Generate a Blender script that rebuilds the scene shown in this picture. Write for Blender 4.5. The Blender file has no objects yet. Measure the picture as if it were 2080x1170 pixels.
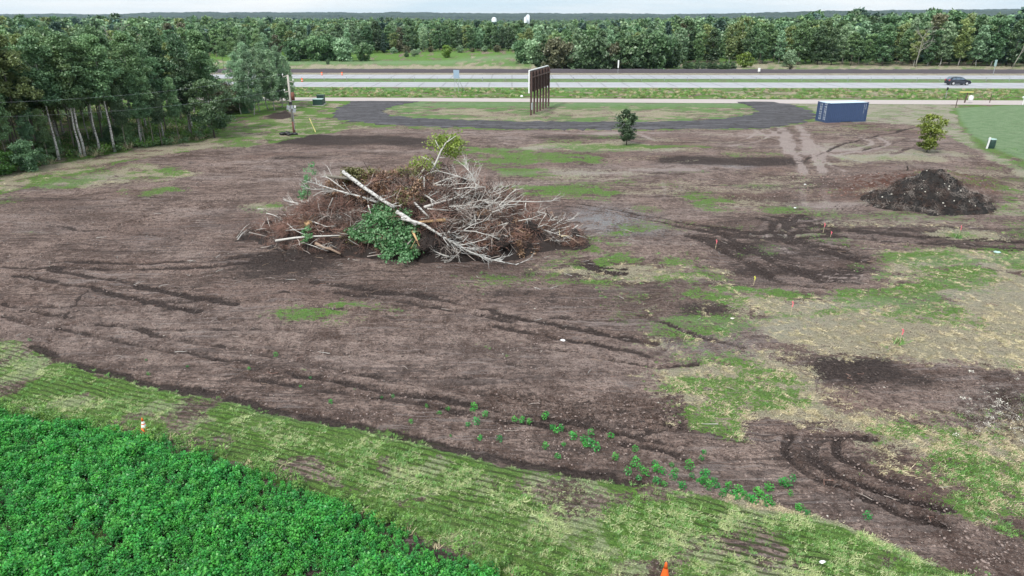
import bpy, math, random
import numpy as np
from mathutils import Vector, Matrix
sc = bpy.context.scene
C = sc.collection
R = math.radians
# ------------------------------------------------------------------ camera, sky, sun, exposure
CAM_H, PITCH = 13.0, R(21.5)
cam = bpy.data.objects.new('camera', bpy.data.cameras.new('camera')); C.objects.link(cam)
cam.location = (0, 0, CAM_H); cam.rotation_euler = (R(90) - PITCH, 0, 0)
cam.data.lens = 24; cam.data.sensor_width = 36; cam.data.clip_start = .1; cam.data.clip_end = 20000
sc.camera = cam
SUN_EL, SUN_AZ = R(52), R(215)          # azimuth the light comes from, clockwise from +Y
w = bpy.data.worlds.new('World'); sc.world = w; w.use_nodes = True
nt = w.node_tree; nt.nodes.clear()
N = nt.nodes.new
out = N('ShaderNodeOutputWorld'); bg = N('ShaderNodeBackground'); bg.inputs['Strength'].default_value = .1
sky = N('ShaderNodeTexSky'); sky.sky_type = 'NISHITA'; sky.sun_disc = False
sky.sun_elevation = SUN_EL; sky.sun_rotation = SUN_AZ; sky.air_density = 1.0; sky.dust_density = 2.0
tc = N('ShaderNodeTexCoord'); mp = N('ShaderNodeMapping'); mp.inputs['Scale'].default_value = (1.2, 1.2, 14)
nz = N('ShaderNodeTexNoise'); nz.inputs['Scale'].default_value = 2.2; nz.inputs['Detail'].default_value = 6; nz.inputs['Roughness'].default_value = .55
rp = N('ShaderNodeValToRGB'); rp.color_ramp.elements[0].position = .36; rp.color_ramp.elements[1].position = .66
rp.color_ramp.elements[0].color = (6.6, 8.0, 8.9, 1); rp.color_ramp.elements[1].color = (9.8, 9.9, 9.9, 1)
mx = N('ShaderNodeMix'); mx.data_type = 'RGBA'; mx.inputs[0].default_value = .9
L = nt.links.new
L(tc.outputs['Generated'], mp.inputs['Vector']); L(mp.outputs[0], nz.inputs['Vector']); L(nz.outputs[0], rp.inputs[0])
# overcast sky: the standard brightening from horizon to zenith
sx = N('ShaderNodeSeparateXYZ'); L(tc.outputs['Generated'], sx.inputs[0]); mr = N('ShaderNodeMapRange'); L(sx.outputs[2], mr.inputs[0]); mr.inputs[3].default_value = .70; mr.inputs[4].default_value = 1.05
vm = N('ShaderNodeVectorMath'); vm.operation = 'SCALE'; L(rp.outputs[0], vm.inputs[0]); L(mr.outputs[0], vm.inputs['Scale'])
L(sky.outputs[0], mx.inputs[6]); L(vm.outputs[0], mx.inputs[7]); L(mx.outputs[2], bg.inputs[0]); L(bg.outputs[0], out.inputs[0])
sl = bpy.data.lights.new('sun', 'SUN'); sl.energy = 2.3; sl.angle = R(11); sl.color = (1, .96, .9)
so = bpy.data.objects.new('sun', sl); C.objects.link(so)
sd = Vector((math.sin(SUN_AZ) * math.cos(SUN_EL), math.cos(SUN_AZ) * math.cos(SUN_EL), math.sin(SUN_EL)))
so.rotation_euler = sd.to_track_quat('Z', 'Y').to_euler()
vs = sc.view_settings; vs.view_transform = 'Standard'; vs.look = 'None'; vs.gamma = 1; vs.exposure = .70
try: vs.use_curve_mapping = False
except Exception: pass
sc.cycles.max_bounces = 5; sc.cycles.diffuse_bounces = 2; sc.cycles.transparent_max_bounces = 4; sc.cycles.volume_bounces = 0

# ------------------------------------------------------------------ layout helpers
F = 1386.67; SP, CP = math.sin(PITCH), math.cos(PITCH)
def G(px, py, z=0.0):
    """ground point (metres) seen at a point of the photograph (2080 wide)"""
    v = (py - 585) / F; t = (CAM_H - z) / (SP + v * CP)
    return np.array([(px - 1040) / F * t, t * (CP - v * SP), z])
def PD(px, py, D):
    """the point on the same ray at horizontal distance y = D"""
    v = (py - 585) / F; t = D / (CP - v * SP)
    return np.array([(px - 1040) / F * t, D, CAM_H - t * (SP + v * CP)])
def hsh(ix, iy, s):
    n = (ix.astype(np.int64) * 374761393 + iy.astype(np.int64) * 668265263 + s * 974634777) & 0x7fffffff
    n = ((n ^ (n >> 13)) * 1274126177) & 0x7fffffff
    n = ((n ^ (n >> 16)) * 668265263) & 0x7fffffff
    return ((n >> 7) & 0xffff) / 65535.0
def vn(x, y, s=0):
    ix, iy = np.floor(x), np.floor(y); fx, fy = x - ix, y - iy
    fx = fx * fx * (3 - 2 * fx); fy = fy * fy * (3 - 2 * fy)
    a, b, c, d = hsh(ix, iy, s), hsh(ix + 1, iy, s), hsh(ix, iy + 1, s), hsh(ix + 1, iy + 1, s)
    return (a + (b - a) * fx) * (1 - fy) + (c + (d - c) * fx) * fy
def fbm(x, y, s=0, o=3):
    r = 0; a = .5; t = 0
    for k in range(o): r = r + a * vn(x * 2 ** k, y * 2 ** k, s + k * 7); t += a; a *= .5
    return r / t
def sstep(a, b, x):
    t = np.clip((x - a) / (b - a), 0, 1); return t * t * (3 - 2 * t)
def gpts(px): return np.array([G(a, b)[:2] for a, b in px])
def poly_sd(P, poly):
    """signed distance, positive inside"""
    d = np.full(len(P), 1e9); ins = np.zeros(len(P), bool); n = len(poly)
    for i in range(n):
        a, b = poly[i], poly[(i + 1) % n]; e = b - a; wv = P - a
        t = np.clip((wv @ e) / max(e @ e, 1e-9), 0, 1)
        dd = wv - t[:, None] * e; d = np.minimum(d, (dd ** 2).sum(1))
        c = (a[1] > P[:, 1]) != (b[1] > P[:, 1])
        if abs(b[1] - a[1]) > 1e-9:
            xi = a[0] + (P[:, 1] - a[1]) / (b[1] - a[1]) * e[0]
            ins ^= c & (P[:, 0] < xi)
    d = np.sqrt(d); return np.where(ins, d, -d)
def line_d(P, pts):
    d = np.full(len(P), 1e9)
    for i in range(len(pts) - 1):
        a, b = pts[i], pts[i + 1]; e = b - a; wv = P - a
        t = np.clip((wv @ e) / max(e @ e, 1e-9), 0, 1)
        dd = wv - t[:, None] * e; d = np.minimum(d, (dd ** 2).sum(1))
    return np.sqrt(d)
def smooth(px, n=2):
    p = np.array(px, float)
    for _ in range(n):
        q = [p[0]]
        for i in range(len(p) - 1): q += [p[i] * .75 + p[i + 1] * .25, p[i] * .25 + p[i + 1] * .75]
        q.append(p[-1]); p = np.array(q)
    return p

# ------------------------------------------------------------------ ground painting, all in ground metres
CH = dict(green=0, straw=1, dark=2, pale=3, red=4, gray=5, rows=6, lawn=7, rut=8)
OPS = []
def ell(cx, cy, rx, ry): return [(cx + rx * math.cos(a), cy + ry * math.sin(a)) for a in np.linspace(0, 2 * math.pi, 17)[:-1]]
def S_(px, soft, **v): OPS.append(('set', gpts(px), soft, v, 1))
def A_(px, soft, **v): OPS.append(('add', gpts(px), soft, v, 1))
def T_(px, wd, **v): OPS.append(('line', gpts(smooth(px)), wd, v, 1))
SOIL_EDGE = [(-700, 560), (-200, 645), (0, 686), (65, 701), (196, 741), (392, 797), (480, 821), (567, 843), (640, 856), (787, 872), (897, 900), (989, 933), (1154, 961), (1265, 979), (1401, 1000), (1523, 1025), (1664, 1049), (1765, 1085), (1846, 1113), (1926, 1154), (2080, 1225), (2500, 1450)]
FIELD = [(-900, 700), (-300, 790), (0, 836), (120, 860), (230, 876), (320, 905), (440, 945), (560, 985), (680, 1022), (800, 1070), (920, 1118), (1040, 1168), (1150, 1230), (1400, 1400), (1400, 2600), (-1600, 2600)]
SITE = [(-1200, 470), (-500, 440), (0, 392), (100, 368), (250, 334), (420, 304), (560, 292), (620, 275), (700, 262), (850, 262), (1200, 264), (1560, 262), (1650, 248), (1760, 249), (1860, 251), (1900, 262), (1950, 290), (2010, 315), (2080, 340), (2800, 500), (3600, 2600), (1500, 2600), (2500, 1450), (2080, 1225)] + SOIL_EDGE[::-1][2:] + [(-1600, 560)]
S_(SITE, .25, green=0.0)                                    # bare soil of the cleared site
STRIP = SOIL_EDGE + [(2500, 3000), (-1600, 3000)]
S_(STRIP, .12, green=.62, straw=.6, rows=1)
A_([(0, 690), (200, 745), (470, 815), (520, 850), (300, 815), (0, 745)], .3, green=.25)
A_([(600, 880), (760, 890), (900, 930), (1000, 985), (1100, 1040), (900, 1000), (700, 930)], .4, green=.35)
A_([(1240, 985), (1500, 1030), (1700, 1070), (1850, 1130), (1600, 1090), (1300, 1020)], .3, green=.35)
A_([(1000, 985), (1150, 975), (1250, 1010), (1150, 1020)], .3, green=-.5, straw=-.4, dark=.2)
A_([(1500, 1085), (1600, 1090), (1640, 1140), (1560, 1150)], .25, green=-.6, straw=-.5, dark=.3)
A_(ell(120, 775, 70, 10), .2, green=.4, straw=-.5); A_(ell(430, 808, 50, 14), .2, green=.5, straw=-.5)
A_(ell(770, 915, 60, 22), .3, green=.3); A_(ell(395, 830, 30, 8), .1, green=-.6, straw=-.4)
T_([(500, 850), (800, 950), (1100, 1060), (1300, 1150)], .5, straw=.3, green=-.25)
T_([(330, 900), (600, 985), (900, 1090), (1040, 1160)], .5, green=.5, straw=-.3)
S_(FIELD, .1, green=.3, straw=0, rows=0, dark=.6)  # soil under the crop painted dark, standing in for shade between plants
# -- belts of the near site
S_([(0, 346), (120, 331), (230, 314), (420, 283), (480, 272), (545, 290), (400, 306), (250, 330), (100, 364), (0, 388)], .5, straw=.75, green=.25, red=.5)
A_([(60, 378), (150, 345), (300, 330), (420, 345), (330, 368), (180, 380)], .8, straw=.45, green=.3)
S_([(430, 290), (480, 262), (560, 238), (590, 212), (708, 207), (690, 225), (663, 238), (700, 250), (760, 257), (680, 266), (620, 276), (560, 290), (500, 300)], .6, straw=.75, green=.55)
S_([(540, 232), (580, 226), (610, 234), (580, 243), (545, 241)], .5, dark=.8)
A_(ell(640, 262, 50, 7), 1, green=.5); A_(ell(600, 248, 40, 6), 1, straw=.3)
for e in [(680, 638, 118, 15, .75, .1), (640, 630, 50, 8, .4, .3), (100, 372, 70, 9, .55, .3), (290, 390, 42, 7, .7, 0), (350, 384, 30, 6, .6, .1), (330, 352, 80, 8, .3, .4), (8, 404, 26, 10, .6, .4), (540, 422, 45, 9, .5, .5), (60, 465, 60, 6, .3, .2),
          (1010, 308, 90, 12, .8, .2), (1120, 318, 90, 9, .8, .1), (1000, 330, 80, 9, .6, .2), (1200, 328, 60, 7, .7, .2), (1150, 297, 90, 8, .1, .7), (1240, 300, 80, 10, .45, .5), (1300, 300, 120, 7, .35, .3),
          (1060, 384, 60, 8, .8, 0), (1160, 387, 70, 9, .85, 0), (1245, 385, 30, 6, .7, 0), (1110, 355, 100, 8, .45, .1), (1050, 345, 60, 7, .5, .1),
          (1415, 402, 55, 10, .75, .1), (1450, 418, 40, 12, .75, .1), (1560, 428, 40, 7, .5, .1), (1390, 550, 60, 24, .5, .2), (1250, 508, 30, 9, .6, .1), (1165, 545, 60, 18, .5, .3), (990, 566, 60, 14, .6, .3), (1180, 500, 25, 8, .5, 0),
          (1275, 296, 40, 6, .8, .2), (1870, 316, 110, 12, .25, .7), (1760, 320, 90, 9, .15, .45), (1600, 352, 90, 14, .25, .35), (1360, 365, 50, 5, .3, .1), (1470, 300, 60, 5, .4, .1),
          (1950, 478, 50, 7, .7, .5), (2050, 420, 50, 14, .5, .4), (2075, 400, 20, 10, .7, .3), (1020, 700, 60, 18, .35, .2), (1280, 470, 30, 6, .3, 0),
          (1450, 800, 130, 20, .42, .3), (1560, 740, 110, 30, .3, .45), (1560, 765, 60, 10, .3, .1), (1560, 820, 90, 16, .3, .3), (1750, 800, 120, 18, .2, .3), (750, 700, 40, 6, .2, .2), (590, 760, 24, 4, .3, .1), (1290, 700, 50, 6, .1, .2)]:
    A_(ell(*e[:4]), max(.3, e[3] * .07), green=e[4] * .82, straw=e[5])
# -- the grassy right side
S_([(1470, 575), (1530, 600), (1640, 610), (1760, 585), (1800, 545), (1770, 500), (1900, 500), (2080, 505), (2500, 520), (2900, 900), (2080, 770), (1860, 745), (1760, 735), (1640, 690), (1580, 650), (1450, 600)], 1.6, straw=.80, green=.24)
for e in [(1560, 590, 90, 12), (1700, 600, 90, 14), (1830, 545, 90, 30), (1860, 600, 110, 40), (1960, 570, 60, 25), (1800, 640, 70, 22), (1890, 625, 40, 30), (2060, 560, 40, 16), (1450, 590, 60, 8)]:
    A_(ell(*e), 1.0, green=.32, straw=-.12)
for e in [(1980, 680, 120, 40), (1700, 660, 110, 28), (1750, 700, 90, 20), (2020, 600, 60, 20), (1650, 720, 70, 14)]:
    A_(ell(*e), 1.2, green=-.5, straw=.5)
A_([(1390, 770), (1500, 735), (1600, 720), (1700, 770), (1860, 790), (2080, 790), (2600, 860), (3000, 1500), (2080, 1170), (1930, 1060), (1800, 1000), (1700, 950), (1600, 870), (1480, 830)], 1.6, straw=.64, green=.36)
for e in [(1620, 850, 90, 12), (1720, 840, 60, 14), (1900, 820, 120, 14), (1650, 905, 50, 40), (1780, 910, 60, 14), (1860, 1000, 90, 14), (1980, 1080, 110, 20), (1750, 800, 80, 14)]:
    A_(ell(*e), .5, green=-.4, straw=-.3)
for e in [(2020, 850, 70, 40), (2060, 820, 40, 25)]: A_(ell(*e), .5, dark=.5, gray=.3)
for e in [(1960, 1030, 120, 30), (1820, 860, 90, 20), (1930, 880, 90, 22), (1750, 905, 60, 12), (2030, 960, 70, 30), (2050, 1120, 80, 40)]: A_(ell(*e), .5, green=.25)
T_([(1560, 860), (1640, 960), (1760, 1020), (1900, 1080), (2080, 1150)], 1.0, green=-.7, straw=-.65)
T_([(1300, 880), (1450, 920), (1600, 990), (1720, 1030), (1900, 1110)], 1.1, green=-.6, straw=-.5)
T_([(1480, 1010), (1640, 1050), (1760, 1090), (1880, 1140)], .35, straw=.7, green=-.2)
T_([(1490, 1000), (1560, 1020), (1700, 1062)], .4, straw=.5)
A_([(1330, 520), (1500, 560), (1600, 640), (1560, 720), (1450, 760), (1330, 700), (1250, 600)], 2.5, straw=.22, green=.2)
A_([(1150, 480), (1330, 500), (1400, 600), (1250, 590), (1120, 540)], 2.0, straw=.15, green=.2)
# -- soil tones
for e in [(560, 545, 110, 30, .85), (620, 520, 70, 14, .5), (700, 286, 150, 12, .75), (620, 282, 80, 8, .6), (880, 292, 90, 9, .5), (1200, 277, 140, 6, .55), (1480, 326, 150, 8, .7), (1400, 322, 60, 6, .6), (250, 360, 70, 8, .4), (110, 428, 130, 28, .35), (220, 470, 160, 25, .2), (600, 322, 60, 4, .6),
          (1235, 541, 52, 11, .9), (1450, 624, 50, 10, .75), (1520, 655, 90, 14, .3), (1350, 650, 120, 40, .3), (1200, 600, 200, 30, .3), (1730, 745, 60, 14, .7), (830, 590, 120, 10, .35),
          (1000, 560, 300, 22, .3), (1600, 375, 120, 8, .5), (1560, 400, 80, 12, .3), (1500, 565, 60, 20, .4), (2030, 605, 40, 8, .5)]:
    A_(ell(*e[:4]), max(.3, e[3] * .05), dark=e[4])
S_([(1395, 475), (1450, 455), (1540, 438), (1640, 436), (1690, 470), (1760, 512), (1785, 545), (1730, 580), (1640, 588), (1560, 578), (1500, 545), (1440, 500)], .6, dark=.40)
A_([(1640, 440), (1760, 455), (1900, 462), (2080, 462), (2500, 470), (2500, 530), (2080, 508), (1960, 515), (1850, 492), (1720, 480)], .7, dark=.50)
A_([(1760, 745), (1900, 752), (2080, 762), (2500, 780), (2500, 830), (2080, 785), (1880, 775), (1800, 765)], .4, dark=.5, green=-.7, straw=-.8)
A_([(1570, 690), (1640, 700), (1740, 730), (1860, 790), (1830, 815), (1700, 780), (1600, 730)], .8, dark=.35, green=-.6, straw=-.6)
A_(ell(1225, 447, 85, 26), 1.0, gray=.9); A_(ell(1310, 470, 50, 10), 1, gray=.5); A_(ell(1440, 690, 90, 26), .8, gray=.35); A_(ell(1490, 335, 40, 3), .5, gray=.9); A_(ell(1480, 330, 30, 3), .3, pale=.5); A_(ell(340, 500, 90, 18), 1, gray=.12)
for e in [(1900, 378, 190, 34, .6), (1760, 385, 90, 22, .7), (1500, 392, 120, 8, .3), (300, 470, 120, 22, .25), (1050, 330, 200, 26, .2), (1330, 310, 90, 14, .4), (820, 440, 380, 60, .25)]:
    A_(ell(*e[:4]), 1.0, red=e[4])
for e in [(300, 660, 320, 60, .22), (900, 730, 330, 50, .22), (1300, 345, 200, 14, .3), (1400, 430, 60, 14, .35), (1800, 300, 150, 30, .25), (1720, 424, 60, 12, .6), (1850, 465, 120, 6, .3), (1050, 270, 200, 5, .35), (1400, 272, 200, 7, .45), (1280, 730, 120, 24, .3), (500, 300, 90, 8, .2), (1600, 455, 60, 5, .3), (1640, 520, 120, 16, .35), (1150, 300, 60, 5, .4)]:
    A_(ell(*e[:4]), .8, pale=e[4])
# -- wheel and track marks (dark ruts)
def ruts(px, gap=None, wd=.26, dk=.8, rt=1, st=0):
    wd = wd * 1.0; dk = dk * 1.12
    T_(px, wd, dark=dk, rut=rt, straw=-.5, green=-.5)
    if gap: T_([(a + gap[0], b + gap[1]) for a, b in px], wd, dark=dk * .85, rut=rt, straw=-.5, green=-.5)
ruts([(-300, 536), (0, 541), (200, 545), (400, 541), (560, 530), (700, 522)], (0, -12), .3, .7)
ruts([(100, 547), (200, 560), (330, 585), (480, 613)], (-75, 12), .26, .9)
ruts([(-100, 612), (150, 618), (330, 606), (450, 599)], (0, 14), .22, .5)
ruts([(0, 640), (200, 675), (350, 705), (600, 755), (760, 790), (900, 812), (1000, 826)], (0, -26), .2, .55)
ruts([(640, 572), (760, 590), (880, 608), (1000, 628)], (40, 22), .24, .6)
ruts([(1000, 634), (1100, 650), (1220, 675), (1330, 700)], (-10, 22), .24, .9)
ruts([(1300, 640), (1380, 668), (1500, 700)], None, .22, .5)
ruts([(60, 700), (160, 735), (392, 793), (520, 826), (700, 862), (900, 905), (1010, 932), (1150, 958), (1300, 982)], None, .28, .9)
T_([(300, 775), (520, 833), (700, 868), (900, 912), (1100, 955)], .3, pale=.35)
ruts([(500, 770), (800, 805), (940, 838), (1100, 868), (1260, 900), (1400, 925)], (-30, -24), .22, .6)
ruts([(1060, 690), (1150, 710), (1250, 735), (1330, 745), (1420, 735)], None, .16, .6)
for k in range(9):
    o = k * 8
    ruts([(1000, 790 + o), (1120, 806 + o), (1240, 816 + o), (1330, 812 + o), (1400, 798 + o * 1.1)], None, .1, .45)
ruts([(1600, 870), (1590, 905), (1640, 950), (1760, 1010), (1900, 1060)], (14, 6), .2, .6)
ruts([(1760, 880), (1700, 872), (1640, 872), (1625, 905), (1680, 950), (1800, 1000), (1900, 1030)], (22, 8), .2, .75)
ruts([(1700, 890), (1690, 910), (1760, 950), (1850, 985)], None, .22, .7)
ruts([(1420, 455), (1520, 500), (1600, 540), (1700, 562)], (-20, 20), .3, .4)
ruts([(1600, 440), (1565, 465), (1585, 490), (1680, 512), (1765, 530)], (28, -2), .3, .4)
for k in range(9):
    o = k * 7; T_([(1430 + o * 2.2, 462 + o * .9), (1500 + o * 1.6, 492 + o * .8), (1590 + o, 520 + o * .6), (1680 + o * .8, 538 + o * .5), (1750, 545 + o * .4)], .2, pale=.32 if k % 2 else .1, dark=-.12 if k % 2 else .4, rut=.5)
for k in range(6):
    o = k * 6; T_([(1650 + o * 2, 444 + o * .3), (1590 + o, 452 + o * .8), (1560 + o * 1.5, 470 + o * .8), (1600 + o * 2, 488 + o * .5), (1720, 498 + o)], .2, pale=.3 if k % 2 else 0, dark=-.1 if k % 2 else .4, rut=.5)
for k in range(5): T_([(1760, 455 + k * 10), (1900, 463 + k * 10), (2080, 468 + k * 10)], .24, pale=.2 if k % 2 else 0, dark=.3 * (k % 2 == 0), rut=.6)
for k in range(16):
    xx, yy = [(240, 470), (60, 520), (420, 660), (900, 770), (620, 330), (1150, 640), (1300, 560), (1420, 380), (700, 590), (300, 600), (100, 650), (500, 720), (1250, 860), (850, 600), (1100, 760), (1350, 480)][k]
    T_([(xx - 150, yy - 12 + (k % 3) * 8), (xx, yy), (xx + 180, yy + 22 - (k % 4) * 9)], .16, dark=.35, rut=.5); T_([(xx - 130, yy - 4 + (k % 3) * 8), (xx + 20, yy + 9), (xx + 200, yy + 30 - (k % 4) * 9)], .14, pale=.22, rut=-.3)
for a in [[(1620, 448), (1590, 465), (1600, 484), (1690, 500)], [(1560, 455), (1545, 475), (1590, 505), (1690, 535)]]: T_(a, .3, pale=.4)
ruts([(1400, 480), (1460, 488), (1520, 510)], None, .4, .6)
ruts([(1130, 408), (1250, 425), (1330, 440), (1420, 462), (1560, 478), (1700, 470)], (10, 10), .3, .7)
ruts([(1180, 330), (1260, 345), (1400, 352)], None, .3, .4)
ruts([(1500, 425), (1580, 445), (1700, 468), (1850, 482), (2080, 490)], (0, 12), .3, .5)
ruts([(430, 600), (600, 612), (760, 640), (900, 655)], None, .2, .4)
ruts([(240, 455), (330, 430), (480, 405)], (-30, 14), .25, .3)
ruts([(380, 330), (430, 338), (600, 345)], (0, 8), .3, .4)
ruts([(1185, 525), (1210, 540), (1270, 545)], (0, 9), .3, .8)
ruts([(1640, 322), (1720, 290), (1800, 272), (1880, 252)], None, .28, .8)
ruts([(1655, 273), (1740, 275)], None, .3, .7); ruts([(1700, 262), (1760, 276)], (22, -2), .25, .5); ruts([(1750, 306), (1850, 282)], None, .3, .5)
ruts([(1810, 318), (1850, 300), (1900, 280)], None, .35, .35)
ruts([(450, 640), (700, 690), (900, 720), (1100, 750)], (0, 30), .14, .35)
ruts([(200, 760), (60, 660)], None, .1, .0, 0)
ruts([(88, 700), (110, 668), (140, 630), (160, 600), (205, 560)], None, .07, .55, .6)
# -- pale tracks round the container
for a, wd in [([(1588, 257), (1600, 280), (1606, 300), (1598, 312)], .75), ([(1588, 280), (1596, 300), (1625, 325), (1632, 345)], .55), ([(1624, 254), (1640, 280), (1646, 300), (1632, 314)], .75), ([(1628, 280), (1650, 305), (1662, 325), (1672, 345)], .6),
              ([(1640, 290), (1675, 305), (1670, 325), (1720, 345)], .35), ([(1530, 262), (1555, 276), (1600, 288)], .32), ([(1556, 259), (1580, 275), (1610, 284)], .3), ([(1552, 262), (1520, 280), (1460, 292)], .22), ([(1584, 262), (1550, 284), (1480, 298)], .22),
              ([(1748, 280), (1774, 288), (1766, 296), (1730, 303), (1670, 308)], .33), ([(1782, 280), (1808, 291), (1796, 299), (1760, 306), (1690, 314)], .33), ([(1690, 312), (1760, 330), (1850, 342)], .3), ([(1240, 262), (1290, 268), (1340, 285)], .3)]:
    T_(a, wd, pale=.85, dark=-.4)
for a, wd in [([(1632, 376), (1632, 415)], .35), ([(1676, 376), (1682, 418)], .35), ([(1346, 370), (1349, 402)], .17), ([(1380, 372), (1382, 388)], .15), ([(1622, 320), (1632, 350)], .5), ([(1662, 320), (1670, 350)], .5)]:
    T_(a, wd, pale=.6)
for k in range(7): T_([(1688 + k * 11, 432), (1692 + k * 11, 420), (1706 + k * 11, 412)], .12, dark=.4, rut=.6)
# -- beyond the site: verge, island, median, meadow
Y = lambda y0, y1, xa=-700, xb=2900: [(xa, y0), (xb, y0), (xb, y1), (xa, y1)]
S_([(855, 207), (800, 216), (780, 225), (788, 234), (830, 240), (1040, 246), (1200, 248), (1350, 247), (1450, 243), (1512, 236), (1536, 227), (1520, 217), (1490, 207)], .3, green=.6, straw=.55, lawn=.35)
A_([(900, 222), (1000, 226), (1100, 236), (1080, 243), (960, 240)], 1.5, straw=.4, green=-.35, red=.2); A_([(1120, 222), (1400, 226), (1480, 230), (1300, 240), (1130, 238)], 1.5, straw=.4, green=-.3)
A_(Y(208, 216, 830, 1510), 1, lawn=.4, green=.3)
S_([(1555, 208), (1938, 212), (1946, 245), (1990, 300), (2080, 338), (2300, 400), (2250, 430), (2010, 322), (1945, 285), (1880, 256), (1760, 249), (1655, 246), (1662, 232), (1640, 216)], .5, straw=.9, green=.35, pale=.6)
S_([(1943, 219), (2080, 213), (2500, 222), (3000, 420), (2500, 460), (2080, 322), (2020, 300), (1975, 275), (1950, 245)], .4, green=1, lawn=1)
S_(Y(186, 199), 1.2, green=.7, straw=.55); S_(Y(179, 186), 1.0, green=1, lawn=.45); S_([(1250, 182), (2900, 182), (2900, 199), (1500, 199)], 2, green=.5, straw=.75, red=.3)
S_(Y(161, 169), .3, green=.8, lawn=.6, straw=.2); S_(Y(147, 154), .5, straw=.9, green=.2, pale=.4)
S_(Y(123, 143), 3, straw=.7, green=.6, lawn=.25)
A_([(560, 124), (900, 124), (1050, 108), (1060, 116), (900, 130), (560, 130)], 3, lawn=.6, green=.4)
A_([(600, 132), (1080, 134), (1080, 142), (600, 141)], 3, straw=.5, green=-.3, red=.3); A_([(940, 116), (1060, 113), (1070, 122), (960, 124)], 3, straw=.4, green=-.4, pale=.3)
A_([(1490, 128), (2100, 132), (2100, 142), (1490, 140)], 3, straw=.6, green=-.2, red=.2)

def masks(x, y):
    x = np.asarray(x, float); y = np.asarray(y, float); n = len(x)
    M = np.zeros((n, 9)); M[:, 0] = .8; M[:, 1] = .35
    amp = np.clip(.25 + (y - 20) * .008, .2, 1.2); sc_ = np.clip(.9 + (y - 20) * .02, .8, 4)
    wx = (fbm(x / .9, y / .9, 3, 3) - .5) * .9 * np.clip(amp * 1.6, 0, .9) + (fbm(x / 4, y / 4, 9, 2) - .5) * 2.4 * np.clip(amp, 0, .8)
    wy = (fbm(x / .9, y / .9, 23, 3) - .5) * .9 * np.clip(amp * 1.6, 0, .9) + (fbm(x / 4, y / 4, 29, 2) - .5) * 2.4 * np.clip(amp, 0, .8)
    W = np.stack([x + wx, y + wy], 1)
    jx = (fbm(x / .35, y / .35, 41, 2) - .5) * .16
    wob = .5 + .5 * sstep(.25, .6, fbm(x / 1.1, y / 1.1, 51, 2))
    U = np.stack([x + (fbm(x / 2.2, y / 2.2, 5, 2) - .5) * .5 + jx, y + (fbm(x / 2.2, y / 2.2, 15, 2) - .5) * .5 + jx], 1)
    for kind, pts, s, v, _ in OPS:
        lo, hi = pts.min(0) - 3 * s - 1, pts.max(0) + 3 * s + 1
        sharp = kind == 'set' and ('rows' in v or 'lawn' in v)
        Q = U if (kind == 'line' or sharp) else W
        sel = np.nonzero((Q[:, 0] > lo[0]) & (Q[:, 0] < hi[0]) & (Q[:, 1] > lo[1]) & (Q[:, 1] < hi[1]))[0]
        if not len(sel): continue
        if kind == 'line':
            d = line_d(Q[sel], pts); k = sstep(s, s * .55, d)
            rim = np.exp(-((d - s * 1.5) / (s * .5)) ** 2)
            for c, val in v.items():
                if c == 'rut': M[sel, 8] += val * (rim * .5 - k) * (.5 + .5 * wob[sel])
                else: M[sel, CH[c]] += val * k * wob[sel] if c == 'dark' else val * k * (.6 + .4 * wob[sel])
        else:
            s2 = s if kind == 'set' else s * 2.2 + .3
            sd = poly_sd(Q[sel], pts); k = sstep(-s2, s2, sd)
            if kind == 'set':
                if len(v) == 1 and v.get('green') == 0.0 or 'dark' in v and len(v) == 1: pass
                M[sel, :8] *= (1 - k)[:, None]
                for c, val in v.items(): M[sel, CH[c]] += val * k
            else:
                for c, val in v.items(): M[sel, CH[c]] += val * k
    ins = sstep(0, 1.5, poly_sd(np.stack([x, y], 1), gpts(SITE)))
    rt = np.maximum(sstep(-3, 6, x) * sstep(30, 38, y), sstep(3, 8, x)); nr_ = sstep(36, 26, y) * sstep(7, 3, x)
    M[:, 0] *= .45 + 1.1 * sstep(.32, .66, fbm(x / 1.6, y / 1.1, 101, 4)) * (1 - M[:, 7] * .6) + .3 * M[:, 7]
    M[:, 1] *= .55 + .8 * sstep(.32, .66, fbm(x / 2.0, y / 1.2, 111, 4))
    M[:, 0] += ins * .44 * sstep(.50, .72, fbm(x / 5, y / 2.6, 121, 4)) * (.25 + .75 * rt) * (1 - .9 * nr_)
    M[:, 1] += ins * .46 * sstep(.48, .72, fbm(x / 6, y / 3, 131, 4)) * (.2 + .8 * rt) * (1 - .9 * nr_)
    M[:, 2] += ins * .30 * sstep(.54, .74, fbm(x / 7, y / 2.0, 141, 4)) * (1 - .6 * nr_)
    M[:, 3] += ins * .55 * sstep(.55, .75, fbm(x / 8, y / 2.2, 151, 4)) * (1 - .7 * nr_)
    M[:, 4] += ins * .40 * sstep(.55, .75, fbm(x / 6, y / 3, 161, 3)) * (1 - .8 * nr_)
    cap = np.where((M[:, 7] > .3) | (M[:, 6] > .4) | (y > 100), 1.2, .58 + .14 * fbm(x / .7, y / .7, 171, 2))
    M[:, 0] = np.minimum(M[:, 0], np.maximum(cap, 1.2 * sstep(1.9, 2.0, M[:, 0] * (poly_sd(np.stack([x, y], 1), gpts(FIELD)) > 0)))); M[:, 1] = np.minimum(M[:, 1], np.where(M[:, 6] > .4, 1, .76))
    return M
PILE_C = G(838, 479)[:2]
def site_w(x, y): return sstep(96, 80, y) 
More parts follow.
